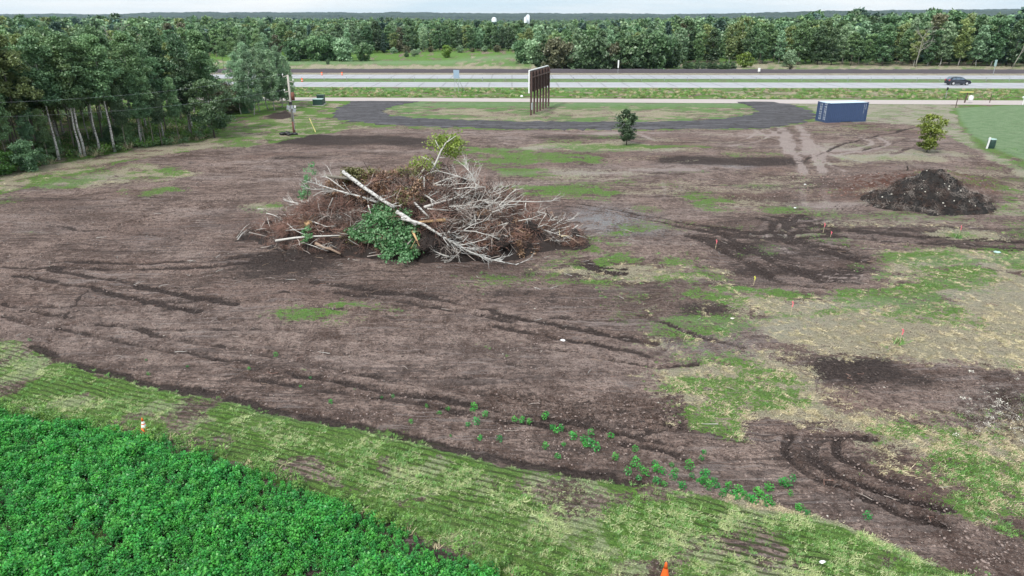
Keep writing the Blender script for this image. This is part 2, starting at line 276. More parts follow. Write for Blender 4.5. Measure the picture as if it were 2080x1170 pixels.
def Hbase(x, y, rut=0):
    x = np.asarray(x, float); y = np.asarray(y, float); s = site_w(x, y)
    h = s * ((fbm(x / 9, y / 9, 61, 2) - .5) * .5 + (fbm(x / 1.6, y / 1.6, 71, 2) - .5) * .16) - .04 * s
    # low berm of red earth behind the dark heap, and its neighbour
    for (px, py, a, b, hh) in [(1900, 372, 6.5, 3.0, .95), (1760, 372, 3.5, 2.2, .35), (1480, 392, 4, 1, .25), (1190, 285, 6, 1.5, .3), (1640, 560, 3.2, 1.2, -.25), (1450, 628, 1.3, .5, -.15)]:
        c = G(px, py); r2 = ((x - c[0]) / a) ** 2 + ((y - c[1]) / b) ** 2
        h = h + hh * np.exp(-r2 * 1.3) * (.65 + .7 * fbm(x / .8, y / .8, 81, 3)) * s
    return h
def H1(x, y): return float(Hbase(np.array([x]), np.array([y]))[0])
def GG(px, py):
    p = G(px, py); p[2] = H1(p[0], p[1]); return p

# ------------------------------------------------------------------ mesh helpers
def mesh_np(name, V, Fc, attrs=None, mats=(), smooth_=False):
    V = np.asarray(V, np.float32); Fc = np.asarray(Fc, np.int32); m = bpy.data.meshes.new(name)
    m.vertices.add(len(V)); m.vertices.foreach_set('co', V.ravel())
    k = Fc.shape[1]; m.loops.add(Fc.size); m.loops.foreach_set('vertex_index', Fc.ravel())
    m.polygons.add(len(Fc)); m.polygons.foreach_set('loop_start', np.arange(0, Fc.size, k, dtype=np.int32))
    try: m.polygons.foreach_set('loop_total', np.full(len(Fc), k, np.int32))
    except Exception: pass
    if smooth_: m.polygons.foreach_set('use_smooth', np.ones(len(Fc), bool))
    for an, (typ, arr) in (attrs or {}).items():
        a = m.attributes.new(an, typ, 'POINT'); arr = np.asarray(arr, np.float32 if typ != 'INT' else np.int32)
        a.data.foreach_set({'FLOAT': 'value', 'INT': 'value', 'FLOAT_VECTOR': 'vector', 'FLOAT_COLOR': 'color'}[typ], arr.ravel())
    m.update(calc_edges=True); m.validate()
    for x in mats: m.materials.append(x)
    return m
class MB:
    def __init__(s): s.v = []; s.f = []
    def add(s, v, f):
        o = len(s.v); s.v += [tuple(map(float, p)) for p in v]; s.f += [tuple(i + o for i in q) for q in f]; return s
    def box(s, c, d, rz=0, rx=0, ry=0):
        M = Matrix.Rotation(rz, 3, 'Z') @ Matrix.Rotation(ry, 3, 'Y') @ Matrix.Rotation(rx, 3, 'X'); c = Vector(c)
        v = [c + M @ Vector((d[0] / 2 * i, d[1] / 2 * j, d[2] / 2 * k)) for i in (-1, 1) for j in (-1, 1) for k in (-1, 1)]
        return s.add(v, [(0, 1, 3, 2), (4, 6, 7, 5), (0, 4, 5, 1), (2, 3, 7, 6), (0, 2, 6, 4), (1, 5, 7, 3)])
    def tube(s, pts, rad, n=6, cap=True):
        pts = [Vector(p) for p in pts]; v = []; f = []
        if not hasattr(rad, '__len__'): rad = [rad] * len(pts)
        up = Vector((0, 0, 1)) if abs((pts[-1] - pts[0]).normalized().z) < .9 else Vector((1, 0, 0))
        for i, p in enumerate(pts):
            d = (pts[min(i + 1, len(pts) - 1)] - pts[max(i - 1, 0)]).normalized()
            a = d.cross(up).normalized(); b = d.cross(a)
            for k in range(n):
                t = 2 * math.pi * k / n; v.append(p + (a * math.cos(t) + b * math.sin(t)) * rad[i])
        for i in range(len(pts) - 1):
            for k in range(n):
                f.append((i * n + k, i * n + (k + 1) % n, (i + 1) * n + (k + 1) % n, (i + 1) * n + k))
        if cap: f.append(tuple(range(n))[::-1]); f.append(tuple((len(pts) - 1) * n + k for k in range(n)))
        return s.add(v, f)
    def lathe(s, prof, n=16, c=(0, 0, 0), cap=True):
        v = []; f = []
        for r, z in prof:
            for k in range(n):
                t = 2 * math.pi * k / n; v.append((c[0] + r * math.cos(t), c[1] + r * math.sin(t), c[2] + z))
        for i in range(len(prof) - 1):
            for k in range(n): f.append((i * n + k, i * n + (k + 1) % n, (i + 1) * n + (k + 1) % n, (i + 1) * n + k))
        if cap: f.append(tuple(range(n))[::-1]); f.append(tuple((len(prof) - 1) * n + k for k in range(n)))
        return s.add(v, f)
    def mesh(s, name, mat, smooth_=False):
        m = bpy.data.meshes.new(name); m.from_pydata(s.v, [], s.f); m.materials.append(mat)
        if smooth_: m.polygons.foreach_set('use_smooth', np.ones(len(m.polygons), bool))
        m.update(); return m
    def build(s, name, mat, parent=None, smooth_=False): return link(name, s.mesh(name, mat, smooth_), parent)
def link(name, data, parent=None):
    o = bpy.data.objects.new(name, data); C.objects.link(o)
    if parent: o.parent = parent
    return o
def tag(o, label=None, cat=None, group=None, kind=None):
    for k, v in (('label', label), ('category', cat), ('group', group), ('kind', kind)):
        if v: o[k] = v
    return o
def thing(name, label, cat, loc=(0, 0, 0), rz=0, group=None):
    o = bpy.data.objects.new(name, None); C.objects.link(o); o.location = tuple(map(float, loc)); o.rotation_euler = (0, 0, rz); o.empty_display_size = .2
    return tag(o, label, cat, group)
def dup(root, loc, rz=0, scale=1, label=None, group=None):
    r = root.copy(); C.objects.link(r); r.location = tuple(map(float, loc)); r.rotation_euler = (0, 0, rz)
    r.scale = scale if hasattr(scale, '__len__') else (scale,) * 3
    if label: r['label'] = label
    if group: r['group'] = group
    for ch in root.children:
        c = ch.copy(); C.objects.link(c); c.parent = r
        for g in ch.children:
            d = g.copy(); C.objects.link(d); d.parent = c
    return r

# ------------------------------------------------------------------ materials
class NT:
    def __init__(s, name):
        s.m = bpy.data.materials.new(name); s.m.use_nodes = True; s.t = s.m.node_tree; s.t.nodes.clear()
        s.o = s.n('ShaderNodeOutputMaterial')
    def n(s, typ, ins=None, **kw):
        x = s.t.nodes.new(typ)
        for k, v in kw.items(): setattr(x, k, v)
        for k, v in (ins or {}).items():
            if isinstance(v, bpy.types.NodeSocket): s.t.links.new(v, x.inputs[k])
            else: x.inputs[k].default_value = v
        return x
    def mix(s, f, a, b, blend='MIX'):
        x = s.n('ShaderNodeMix', data_type='RGBA', blend_type=blend, clamp_factor=True)
        for i, v in ((0, f), (6, a), (7, b)):
            if isinstance(v, bpy.types.NodeSocket): s.t.links.new(v, x.inputs[i])
            else: x.inputs[i].default_value = (*v, 1) if hasattr(v, '__len__') and len(v) == 3 else v
        return x.outputs[2]
    def math(s, op, a, b=0.0, c=0.0, clamp=False):
        x = s.n('ShaderNodeMath', operation=op, use_clamp=clamp)
        for i, v in enumerate((a, b, c)):
            if isinstance(v, bpy.types.NodeSocket): s.t.links.new(v, x.inputs[i])
            else: x.inputs[i].default_value = v
        return x.outputs[0]
    def noise(s, vec, scale, detail=3, rough=.55):
        return s.n('ShaderNodeTexNoise', {'Vector': vec, 'Scale': scale, 'Detail': detail, 'Roughness': rough}).outputs[0]
    def ramp(s, f, a, b):
        return s.n('ShaderNodeMapRange', {0: f, 1: a, 2: b, 3: 0.0, 4: 1.0}, clamp=True, interpolation_type='SMOOTHSTEP').outputs[0]
    def pbr(s, col, rough=.8, bump=None, bs=.5, bd=.02, **kw):
        p = s.n('ShaderNodeBsdfPrincipled')
        for k, v in (('Base Color', col), ('Roughness', rough)):
            if isinstance(v, bpy.types.NodeSocket): s.t.links.new(v, p.inputs[k])
            else: p.inputs[k].default_value = (*v, 1) if hasattr(v, '__len__') else v
        for k, v in kw.items(): p.inputs[k.replace('_', ' ')].default_value = v
        if bump is not None:
            b = s.n('ShaderNodeBump', {'Height': bump, 'Strength': bs, 'Distance': bd}); s.t.links.new(b.outputs[0], p.inputs['Normal'])
        s.t.links.new(p.outputs[0], s.o.inputs[0]); return p
def simple(name, col, rough=.7, var=.25, scale=6, bump=.3, bd=.01, obj=True, **kw):
    t = NT(name); v = t.n('ShaderNodeTexCoord').outputs['Object']; n = t.noise(v, scale, 5, .6)
    c = t.mix(n, tuple(x * (1 - var) for x in col), tuple(min(1, x * (1 + var)) for x in col))
    t.pbr(c, rough, n, bump, bd, **kw); return t.m
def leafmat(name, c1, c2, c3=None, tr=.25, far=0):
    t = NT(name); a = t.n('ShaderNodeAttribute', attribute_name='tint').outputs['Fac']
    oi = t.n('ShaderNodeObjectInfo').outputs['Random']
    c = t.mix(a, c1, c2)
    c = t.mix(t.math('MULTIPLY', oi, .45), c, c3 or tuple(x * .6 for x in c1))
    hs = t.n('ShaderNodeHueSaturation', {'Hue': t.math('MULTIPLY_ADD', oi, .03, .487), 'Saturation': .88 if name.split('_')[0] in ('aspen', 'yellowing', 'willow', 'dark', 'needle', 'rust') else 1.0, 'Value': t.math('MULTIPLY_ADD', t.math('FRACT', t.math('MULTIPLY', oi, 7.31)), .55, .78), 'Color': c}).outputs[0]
    d = t.n('ShaderNodeBsdfDiffuse', {'Color': hs}); r = t.n('ShaderNodeBsdfTranslucent', {'Color': hs})
    g = t.n('ShaderNodeBsdfGlossy', {'Color': (1, 1, 1, 1), 'Roughness': .45})
    m = t.n('ShaderNodeMixShader', {0: tr, 1: d.outputs[0], 2: r.outputs[0]})
    m2 = t.n('ShaderNodeMixShader', {0: .035, 1: m.outputs[0], 2: g.outputs[0]})
    t.t.links.new(m2.outputs[0], t.o.inputs[0]); return t.m

def ground_mat():
    t = NT('ground_soil_and_grass'); co = t.n('ShaderNodeTexCoord').outputs['Object']
    A = t.n('ShaderNodeSeparateColor', {0: t.n('ShaderNodeAttribute', attribute_name='mA').outputs['Color']}).outputs
    B = t.n('ShaderNodeSeparateColor', {0: t.n('ShaderNodeAttribute', attribute_name='mB').outputs['Color']}).outputs
    D = t.n('ShaderNodeSeparateColor', {0: t.n('ShaderNodeAttribute', attribute_name='mC').outputs['Color']}).outputs
    green, straw, dark = A[0], A[1], A[2]; pale, red, gray = B[0], B[1], B[2]; rows, lawn = D[0], D[1]
    S = lambda sc_, d=4, r=.6, lo=.33, hi=.67, v=None: t.ramp(t.noise(v or co, sc_, d, r), lo, hi)
    mul = lambda a, b: t.math('MULTIPLY', a, b)
    def wsum(*pr):
        r = None
        for k, x in pr: y = mul(x, k); r = y if r is None else t.math('ADD', r, y)
        return r
    mpn = t.n('ShaderNodeMapping', {'Vector': co, 'Rotation': (0, 0, R(20)), 'Scale': (.16, 1, 1)}).outputs[0]
    mph = t.n('ShaderNodeMapping', {'Vector': co, 'Scale': (.2, 1, 1), 'Rotation': (0, 0, R(-4))}).outputs[0]
    nA, nB, nC, nD, nE = S(.22), S(.9, 5), S(3.2, 5, .65), S(9, 5, .7), S(26, 4, .7, .36, .64)
    s1, s2, s3 = S(1.6, 5, .65, .36, .64, mpn), S(6, 4, .6, .4, .62, mpn), S(.8, 5, .65, .36, .64, mph)
    f = wsum((.22, nA), (.13, s1), (.12, s3), (.25, nB), (.28, nC))
    soil = t.mix(t.ramp(f, .22, .78), (.180, .122, .103), (.54, .397, .342))
    soil = t.mix(mul(t.ramp(t.noise(co, 5.0, 4, .75), .52, .60), .65), soil, (.085, .058, .048))  # dark pits and crevices: their shade is put into the soil colour
    soil = t.mix(mul(t.ramp(t.noise(co, 11, 3, .75), .54, .60), .65), soil, (.068, .049, .043))
    soil = t.mix(mul(t.ramp(t.noise(co, 13.7, 3, .75), .57, .65), .7), soil, (.47, .395, .37))
    soil = t.mix(mul(t.ramp(t.noise(mpn, 5, 5, .6), .56, .62), .4), soil, (.10, .072, .062))
    mpl = t.n('ShaderNodeMapping', {'Vector': co, 'Rotation': (0, 0, R(20)), 'Scale': (.05, 1, 1)}).outputs[0]
    soil = t.mix(mul(mul(t.ramp(t.noise(mpl, 4.2, 2, .5), .53, .58), S(.16, 2, .5, .42, .6)), .65), soil, (.09, .068, .063))
    soil = t.mix(mul(mul(t.ramp(t.noise(mpl, 5.3, 2, .5), .56, .60), S(.19, 2, .5, .42, .6)), .5), soil, (.44, .37, .35))
    pf = t.math('MAXIMUM', mul(pale, wsum((.5, nC), (.6, nB))), mul(t.ramp(pale, .5, .9), .8))
    soil = t.mix(pf, soil, (.56, .46, .43))
    soil = t.mix(mul(red, t.ramp(wsum((.5, nB), (.5, nC)), .3, .65)), soil, (.20, .105, .082))
    gr = t.mix(nE, (.24, .24, .255), (.56, .56, .58))
    soil = t.mix(mul(gray, t.ramp(wsum((.4, nB), (.6, nD)), .3, .6)), soil, gr)
    dk = t.ramp(t.math('ADD', dark, wsum((.34, nB), (.3, nC), (.2, s1), (.26, nD))), .80, 1.25)
    soil = t.mix(mul(dk, .9), soil, t.mix(nD, (.032, .024, .023), (.115, .088, .081)))
    # straw
    sf = t.ramp(t.math('ADD', straw, wsum((.32, nC), (.34, nD), (.2, nE), (.14, nB))), .93, 1.12)
    sc_ = t.mix(nE, (.26, .20, .13), (.88, .78, .58)); sc_ = t.mix(mul(nC, .45), sc_, (.58, .53, .38)); sc_ = t.mix(mul(nB, .3), sc_, (.34, .36, .24))
    sc_ = t.mix(rows, sc_, t.mix(nE, (.24, .33, .12), (.66, .74, .44)))
    sc_ = t.mix(mul(pale, .8), sc_, t.mix(nD, (.34, .35, .26), (.66, .64, .56)))
    c = t.mix(mul(sf, .93), soil, sc_)
    # green cover
    gf = t.ramp(t.math('ADD', green, wsum((.3, nC), (.32, nD), (.16, nE), (.22, nB))), .92, 1.14)
    gc = t.mix(wsum((.5, nD), (.5, nE)), (.040, .13, .020), (.28, .50, .10)); gc = t.mix(mul(nB, .35), gc, (.24, .32, .13))
    lw = t.mix(wsum((.5, nB), (.5, nD)), (.19, .32, .15), (.36, .48, .28)); gc = t.mix(lawn, gc, lw)
    gc = t.mix(mul(pale, .6), gc, (.38, .43, .3))
    c = t.mix(gf, c, gc)
    wv = t.n('ShaderNodeTexWave', {'Vector': t.n('ShaderNodeMapping', {'Vector': co, 'Rotation': (0, 0, R(21.5))}).outputs[0], 'Scale': 1.25, 'Distortion': .3, 'Detail': 3.0, 'Detail Scale': 2.0}, bands_direction='Y').outputs['Fac']
    c = t.mix(mul(mul(rows, t.ramp(wv, .5, .1)), mul(t.math('ADD', nA, .3), .7)), c, (.085, .105, .045))
    hb = wsum((1.0, nC), (.5, nD), (.25, nE), (.4, s2), (.5, nB))
    t.pbr(c, .92, hb, 1.0, .24, Specular_IOR_Level=.12); return t.m
M = {}
M['ground'] = ground_mat()
M['asphalt'] = simple('pale_concrete_road', (.30, .305, .335), .8, .08, .4, .1)
M['gravel_road'] = simple('pink_gravel_road', (.36, .315, .30), .9, .12, .8, .2)
def roadmat():
    t = NT('worn_concrete_lanes'); co = t.n('ShaderNodeTexCoord').outputs['Object']; m_ = t.n('ShaderNodeMapping', {'Vector': co, 'Scale': (.02, 1.3, 1)}).outputs[0]
    a = t.noise(m_, 1.0, 4, .6); b = t.noise(co, .35, 5, .65); j_ = t.n('ShaderNodeTexWave', {'Vector': co, 'Scale': .065, 'Distortion': 0.0}, bands_direction='X').outputs['Fac']
    c = t.mix(t.ramp(a, .35, .65), (.25, .255, .28), (.34, .345, .375)); c = t.mix(t.math('MULTIPLY', t.ramp(b, .5, .65), .4), c, (.20, .20, .215)); c = t.mix(t.math('MULTIPLY', t.ramp(j_, .03, .0), .5), c, (.12, .12, .125)); t.pbr(c, .85, b, .1, .01); return t.m
M['asphalt'] = roadmat()
M['shoulder'] = simple('road_shoulder', (.36, .35, .32), .9, .12, 1, .1)
M['paint_w'] = simple('white_road_paint', (.7, .7, .68), .7, .08)
M['paint_y'] = simple('yellow_road_paint', (.55, .42, .1), .7, .08)
M['loop'] = None
def millings():
    t = NT('black_road_millings'); co = t.n('ShaderNodeTexCoord').outputs['Object']
    a = t.noise(co, .5, 4, .6); b = t.noise(co, 5, 5, .7); m_ = t.n('ShaderNodeMapping', {'Vector': co, 'Scale': (.12, 1.3, 1)}).outputs[0]; st = t.noise(m_, 1.2, 4)
    c = t.mix(a, (.020, .018, .021), (.048, .044, .051)); c = t.mix(t.ramp(st, .46, .60), c, (.08, .075, .083)); c = t.mix(t.ramp(t.noise(co, .9, 5, .7), .5, .62), c, (.018, .015, .016)); c = t.mix(t.math('MULTIPLY', t.ramp(b, .55, .65), .6), c, (.014, .012, .013))
    t.pbr(c, .9, b, .8, .08); return t.m
M['loop'] = millings()
M['berm'] = simple('dark_ballast', (.055, .045, .052), .95, .4, 2, .6, .05)
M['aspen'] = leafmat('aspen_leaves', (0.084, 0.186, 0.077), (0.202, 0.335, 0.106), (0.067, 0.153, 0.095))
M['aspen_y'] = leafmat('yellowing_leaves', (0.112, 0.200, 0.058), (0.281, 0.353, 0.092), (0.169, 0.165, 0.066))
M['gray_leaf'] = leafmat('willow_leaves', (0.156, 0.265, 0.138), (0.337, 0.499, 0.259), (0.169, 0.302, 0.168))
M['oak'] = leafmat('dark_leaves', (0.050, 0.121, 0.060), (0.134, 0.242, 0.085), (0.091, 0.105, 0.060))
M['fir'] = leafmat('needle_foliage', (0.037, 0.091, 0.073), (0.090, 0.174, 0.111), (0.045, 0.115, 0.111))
M['rust'] = leafmat('rust_leaves', (0.084, 0.111, 0.056), (0.204, 0.195, 0.100), (0.120, 0.104, 0.060))
M['lime'] = leafmat('bright_leaves', (0.117, 0.205, 0.035), (0.286, 0.396, 0.070), (0.130, 0.205, 0.047))
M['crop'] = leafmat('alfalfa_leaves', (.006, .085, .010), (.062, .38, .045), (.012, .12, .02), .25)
M['weed'] = leafmat('weed_leaves', (0.059, 0.161, 0.035), (0.169, 0.324, 0.058), (0.099, 0.173, 0.039))
M['pile_leaf'] = leafmat('wilted_green_leaves', (.03, .13, .035), (.25, .43, .22), (.05, .16, .04))
M['yellow_leaf'] = leafmat('yellow_green_leaves', (.13, .22, .035), (.34, .46, .10), (.12, .22, .04), .35)
M['dried'] = leafmat('dried_foliage', (.12, .07, .045), (.28, .18, .11), (.18, .08, .055), .1)
M['dried_g'] = leafmat('olive_dried_foliage', (0.098, 0.111, 0.036), (0.260, 0.260, 0.096), (0.104, 0.078, 0.036), .1)
M['grass'] = leafmat('grass_blades', (0.101, 0.236, 0.044), (0.245, 0.472, 0.122), (0.115, 0.203, 0.061), .3)
M['straw'] = leafmat('straw_blades', (0.363, 0.299, 0.178), (0.759, 0.669, 0.455), (0.330, 0.282, 0.158), .2)
M['cut'] = leafmat('mown_blades', (.24, .32, .10), (.70, .74, .42), (.32, .38, .15), .3)
M['twig_red'] = simple('reddish_twigs', (.22, .125, .098), .9, .4, 1.5, 0)
M['twig_dark'] = simple('dark_roots', (.075, .050, .042), .95, .4, 1.5, 0)
M['twig_gray'] = simple('gray_brown_twigs', (.36, .31, .28), .9, .3, 1.5, 0)
M['core'] = simple('dark_root_soil', (.022, .015, .013), .95, .5, 3, .8, .1)  # near black root soil; shade of the pile's holes is painted in
M['wood'] = simple('split_fresh_wood', (.48, .31, .16), .8, .3, 9, .4)
M['logwood'] = simple('peeled_brown_log', (.27, .19, .14), .85, .3, 5, .4)
M['gray_bark'] = simple('gray_bark', (.16, .145, .12), .9, .3, 3, .4)
M['gray_bark2'] = simple('silver_dead_bark', (.34, .32, .29), .9, .25, 2, .2)
M['dark_bark'] = simple('dark_bark', (.055, .045, .038), .9, .3, 3, .4)
def birch(name='white_birch_bark', lo=.05):
    t = NT(name); co = t.n('ShaderNodeTexCoord').outputs['Object']
    a = t.noise(t.n('ShaderNodeMapping', {'Vector': co, 'Scale': (1.5, 1.5, 5)}).outputs[0], 3.2, 4, .6); b = t.noise(co, 1.2, 3)
    c = t.mix(b, (.33, .32, .30), (.60, .59, .57)); c = t.mix(t.ramp(a, .52, .60), c, (.08, .07, .065)); t.pbr(c, .75, a, .2); return t.m
M['birch'] = birch()
M['deadwood'] = simple('bleached_dead_wood', (.50, .48, .45), .85, .45, 4, .3)
def moundmat():
    t = NT('black_compost'); co = t.n('ShaderNodeTexCoord').outputs['Object']
    a = t.noise(co, 2, 5, .7); b = t.noise(co, 10, 4, .7)
    c = t.mix(t.ramp(a, .35, .7), (.008, .007, .007), (.028, .023, .021)); c = t.mix(t.ramp(b, .62, .7), c, (.11, .095, .07)); t.pbr(c, .95, b, .9, .12); return t.m
M['mound'] = moundmat()
M['chip'] = simple('pale_chips', (.62, .59, .52), .8, .2, 2, 0)
M['clod'] = simple('soil_clods', (.24, .185, .165), .95, .35, 3, .4, .02)
M['clod_dark'] = simple('dark_clods', (.09, .068, .062), .95, .35, 3, .4, .02)
M['clod_pale'] = simple('pale_stones', (.42, .38, .34), .9, .25, 3, .2, .01)
M['blue'] = simple('blue_container_paint', (.038, .068, .15), .5, .12, 1.2, .05)
M['roofpaint'] = simple('pale_container_roof', (.50, .62, .68), .6, .1, 1, .1)
M['stencil'] = simple('faded_stencil_white', (.42, .46, .52), .6, .3, 6, 0)
M['white'] = simple('white_paint', (.75, .76, .76), .5, .06, 2, 0)
M['board'] = simple('brown_board_back', (.055, .026, .028), .7, .2, 1.5, .1)
M['post'] = simple('brown_post_wood', (.085, .052, .045), .85, .25, 3, .2)
M['steel'] = simple('galvanised_steel', (.42, .45, .48), .45, .1, 3, .05, Metallic=.5)
M['polewood'] = simple('weathered_pole', (.40, .37, .34), .85, .2, 3, .2)
M['polebase'] = simple('rusty_pole_base', (.12, .05, .035), .85, .3, 3, .2)
M['black'] = simple('black_plastic', (.012, .012, .014), .5, .3, 4, .3)
M['dgreen'] = simple('dark_green_metal', (.018, .05, .042), .5, .15, 2, .05)
M['pgreen'] = simple('pale_green_lid', (.35, .5, .47), .5, .1, 2, .05)
M['yellow'] = simple('yellow_guy_guard', (.62, .55, .2), .6, .1, 2, 0)
M['orange'] = simple('orange_cone_plastic', (.85, .13, .02), .5, .08, 2, 0)
M['reflect'] = simple('white_reflective_band', (.82, .82, .82), .4, .05, 2, 0)
M['pink'] = simple('pink_ribbon', (.85, .16, .22), .6, .1, 3, 0)
M['lath'] = simple('pale_wooden_lath', (.50, .42, .28), .85, .15, 4, 0)
M['fyellow'] = simple('yellow_flag', (.75, .75, .1), .6, .1, 3, 0)
M['car'] = simple('dark_car_paint', (.012, .015, .028), .25, .1, 2, 0, Coat_Weight=.6)
M['glass'] = simple('car_glass', (.10, .14, .19), .12, .1, 2, 0)
M['tyre'] = simple('black_tyre', (.02, .02, .02), .9, .2, 8, .1)
M['rim'] = simple('silver_rim', (.6, .6, .62), .35, .1, 5, 0, Metallic=.4)
M['lampred'] = simple('red_tail_lamp', (.45, .08, .10), .3, .1, 2, 0)
M['silo'] = simple('white_silo', (.66, .70, .74), .7, .1, .3, 0)
M['signback'] = simple('sign_back_blue_gray', (.30, .40, .52), .5, .08, 1, 0)
M['brown_box'] = simple('rusty_brown_metal', (.16, .06, .04), .8, .2, 2, 0)

# ------------------------------------------------------------------ ground sheet
ra = np.exp(np.arange(0, np.log(66 / 14), .0045)) * 14
rb = np.exp(np.arange(np.log(66), np.log(206), .0075)); rc = np.exp(np.arange(np.log(206), np.log(9000), .04))
rows_ = np.concatenate([[-60, -30, -10, 0, 4, 6.5], ra - 6, rb - 6, rc - 6])
us = np.concatenate([-np.geomspace(4, 1.06, 24), np.linspace(-1.05, 1.05, 600), np.geomspace(1.06, 4, 24)])
YY, UU = np.meshgrid(rows_, us, indexing='ij'); XX = UU * (np.maximum(YY, 8) + 6)
gx, gy = XX.ravel(), YY.ravel(); MM = masks(gx, gy)
rough = (fbm(gx / .45, gy / .45, 91, 2) - .5) * .10 * site_w(gx, gy) * sstep(70, 30, gy)
zz = Hbase(gx, gy) + rough + np.clip(MM[:, 8], -1.2, .8) * .088 * site_w(gx, gy)
flank = sstep(300, 900, gy); zz = zz - flank * 0.4
nr, nc = XX.shape; idx = np.arange(nr * nc).reshape(nr, nc)
Fq = np.stack([idx[:-1, :-1], idx[:-1, 1:], idx[1:, 1:], idx[1:, :-1]], -1).reshape(-1, 4)
one = np.ones(len(gx)); cl = lambda a: np.clip(a, 0, 1.2)
gm = mesh_np('ground', np.stack([gx, gy, zz], 1), Fq, {
    'mA': ('FLOAT_COLOR', np.stack([cl(MM[:, 0]), cl(MM[:, 1]), cl(MM[:, 2]), one], 1)),
    'mB': ('FLOAT_COLOR', np.stack([cl(MM[:, 3]), cl(MM[:, 4]), cl(MM[:, 5]), one], 1)),
    'mC': ('FLOAT_COLOR', np.stack([cl(MM[:, 6]), cl(MM[:, 7]), one, one], 1))}, [M['ground']], True)
tag(link('ground', gm), kind='structure')

# ------------------------------------------------------------------ roads
def strip_mesh(name, ea, eb, z, mat, x0=-900, x1=900, n=60):
    """ea, eb: two photo points each for the near and far edge line -> straight strip"""
    def ln(e): a, b = G(*e[0]), G(*e[1]); k = (b[1] - a[1]) / (b[0] - a[0]); return lambda x: a[1] + k * (x - a[0])
    fa, fb = ln(ea), ln(eb); xs = np.linspace(x0, x1, n)
    V = np.concatenate([np.stack([xs, fa(xs), xs * 0 + z], 1), np.stack([xs, fb(xs), xs * 0 + z], 1)]); i = np.arange(n - 1)
    return tag(link(name, mesh_np(name, V, np.stack([i, i + 1, i + 1 + n, i + n], 1), mats=[mat])), kind='structure'), fa, fb
_, r1a, r1b = strip_mesh('frontage_road', [(600, 204.8), (2080, 213.5)], [(600, 198.2), (2080, 204.5)], .03, M['gravel_road'])
_, s1a, s1b = strip_mesh('highway_shoulder', [(600, 177), (2080, 180)], [(600, 166.6), (2080, 168.6)], .03, M['shoulder'])
_, n1a, n1b = strip_mesh('near_carriageway', [(600, 176), (2080, 178.8)], [(600, 167), (2080, 169.0)], .036, M['asphalt'])
_, f1a, f1b = strip_mesh('far_carriageway', [(600, 159.8), (2080, 161.3)], [(600, 151.8), (2080, 153.6)], .036, M['asphalt'])
def road_line(name, fa, fb, t, mat, dash=False):
    b = MB(); xs = np.arange(-300, 300, 12)
    for x in xs:
        x1 = x + (3 if dash else 12); y0, y1 = fa(x) + (fb(x) - fa(x)) * t, fa(x1) + (fb(x1) - fa(x1)) * t
        b.add([(x, y0 - .07, .042), (x1, y1 - .07, .042), (x1, y1 + .07, .042), (x, y0 + .07, .042)], [(0, 1, 2, 3)])
    tag(b.build(name, mat), kind='structure')
for fa, fb, e in ((n1a, n1b, 0), (f1a, f1b, 1)):
    road_line('road_marking', fa, fb, .25 if e else .12, M['paint_w']); road_line('road_marking', fa, fb, .88 if not e else .8, M['paint_w']); road_line('road_marking', fa, fb, .5, M['paint_w'], True)
# loop drive of dark millings lying round the grass island
outer = smooth([(708, 206), (680, 220), (667, 236), (688, 246), (760, 252), (850, 258), (1000, 262), (1200, 263), (1400, 262.5), (1560, 261), (1625, 253), (1662, 238), (1650, 222), (1610, 212), (1572, 207.5)], 3)
inner = smooth([(862, 206.5), (815, 213), (784, 223), (786, 232), (820, 238), (900, 242), (1040, 246), (1200, 247), (1350, 246.5), (1450, 242), (1510, 236), (1534, 227), (1522, 217), (1506, 211), (1492, 207.5)], 3)
O, I = gpts(outer), gpts(inner)
def resamp(p, n):
    d = np.concatenate([[0], np.cumsum(np.hypot(*np.diff(p, axis=0).T))]); t = np.linspace(0, d[-1], n); return np.stack([np.interp(t, d, p[:, 0]), np.interp(t, d, p[:, 1])], 1)
n = 260; O, I = resamp(O, n), resamp(I, n)
rg = (fbm(O[:, 0] * .9, O[:, 1] * .9, 5, 4) - .5) * 3.2; ri = (fbm(I[:, 0] * .9, I[:, 1] * .9, 8, 4) - .5) * 2.4
dd = (I - O) / np.linalg.norm(I - O, axis=1)[:, None]; O = O + dd * rg[:, None]; I = I + dd * ri[:, None]
K = 14; T = np.linspace(0, 1, K); V = []
for k in range(K):
    P = O * (1 - T[k]) + I * T[k]; z = Hbase(P[:, 0], P[:, 1]) + .05 + .06 * math.sin(math.pi * T[k]) + (fbm(P[:, 0] * 1.5, P[:, 1] * 1.5, 31, 2) - .5) * .06
    if k in (0, K - 1): z = z - .12
    V.append(np.stack([P[:, 0], P[:, 1], z], 1))
V = np.concatenate(V); ii = np.arange(K * n).reshape(K, n)
tag(link('gravel_loop', mesh_np('gravel_loop', V, np.stack([ii[:-1, :-1], ii[:-1, 1:], ii[1:, 1:], ii[1:, :-1]], -1).reshape(-1, 4)[:, ::-1], mats=[M['loop']], smooth_=True)), kind='structure')
# dark bank beyond the far carriageway
xs = np.linspace(-420, 420, 700); b0 = f1b(xs) + 6.5; prof = [(0, -.1), (1.8, .65), (4.4, .75), (6.5, .3), (7.5, -.1)]
V = np.concatenate([np.stack([xs, b0 + d + (fbm(xs / 3, xs * 0 + d, 4) - .5) * .5, z + (fbm(xs / 1.5, xs * 0 + d * 3, 2) - .5) * .35 * (z > 0)], 1) for d, z in prof]); ii = np.arange(5 * 700).reshape(5, 700)
tag(link('dark_bank', mesh_np('dark_bank', V, np.stack([ii[:-1, :-1], ii[:-1, 1:], ii[1:, 1:], ii[1:, :-1]], -1).reshape(-1, 4), mats=[M['berm']], smooth_=True)), kind='structure')

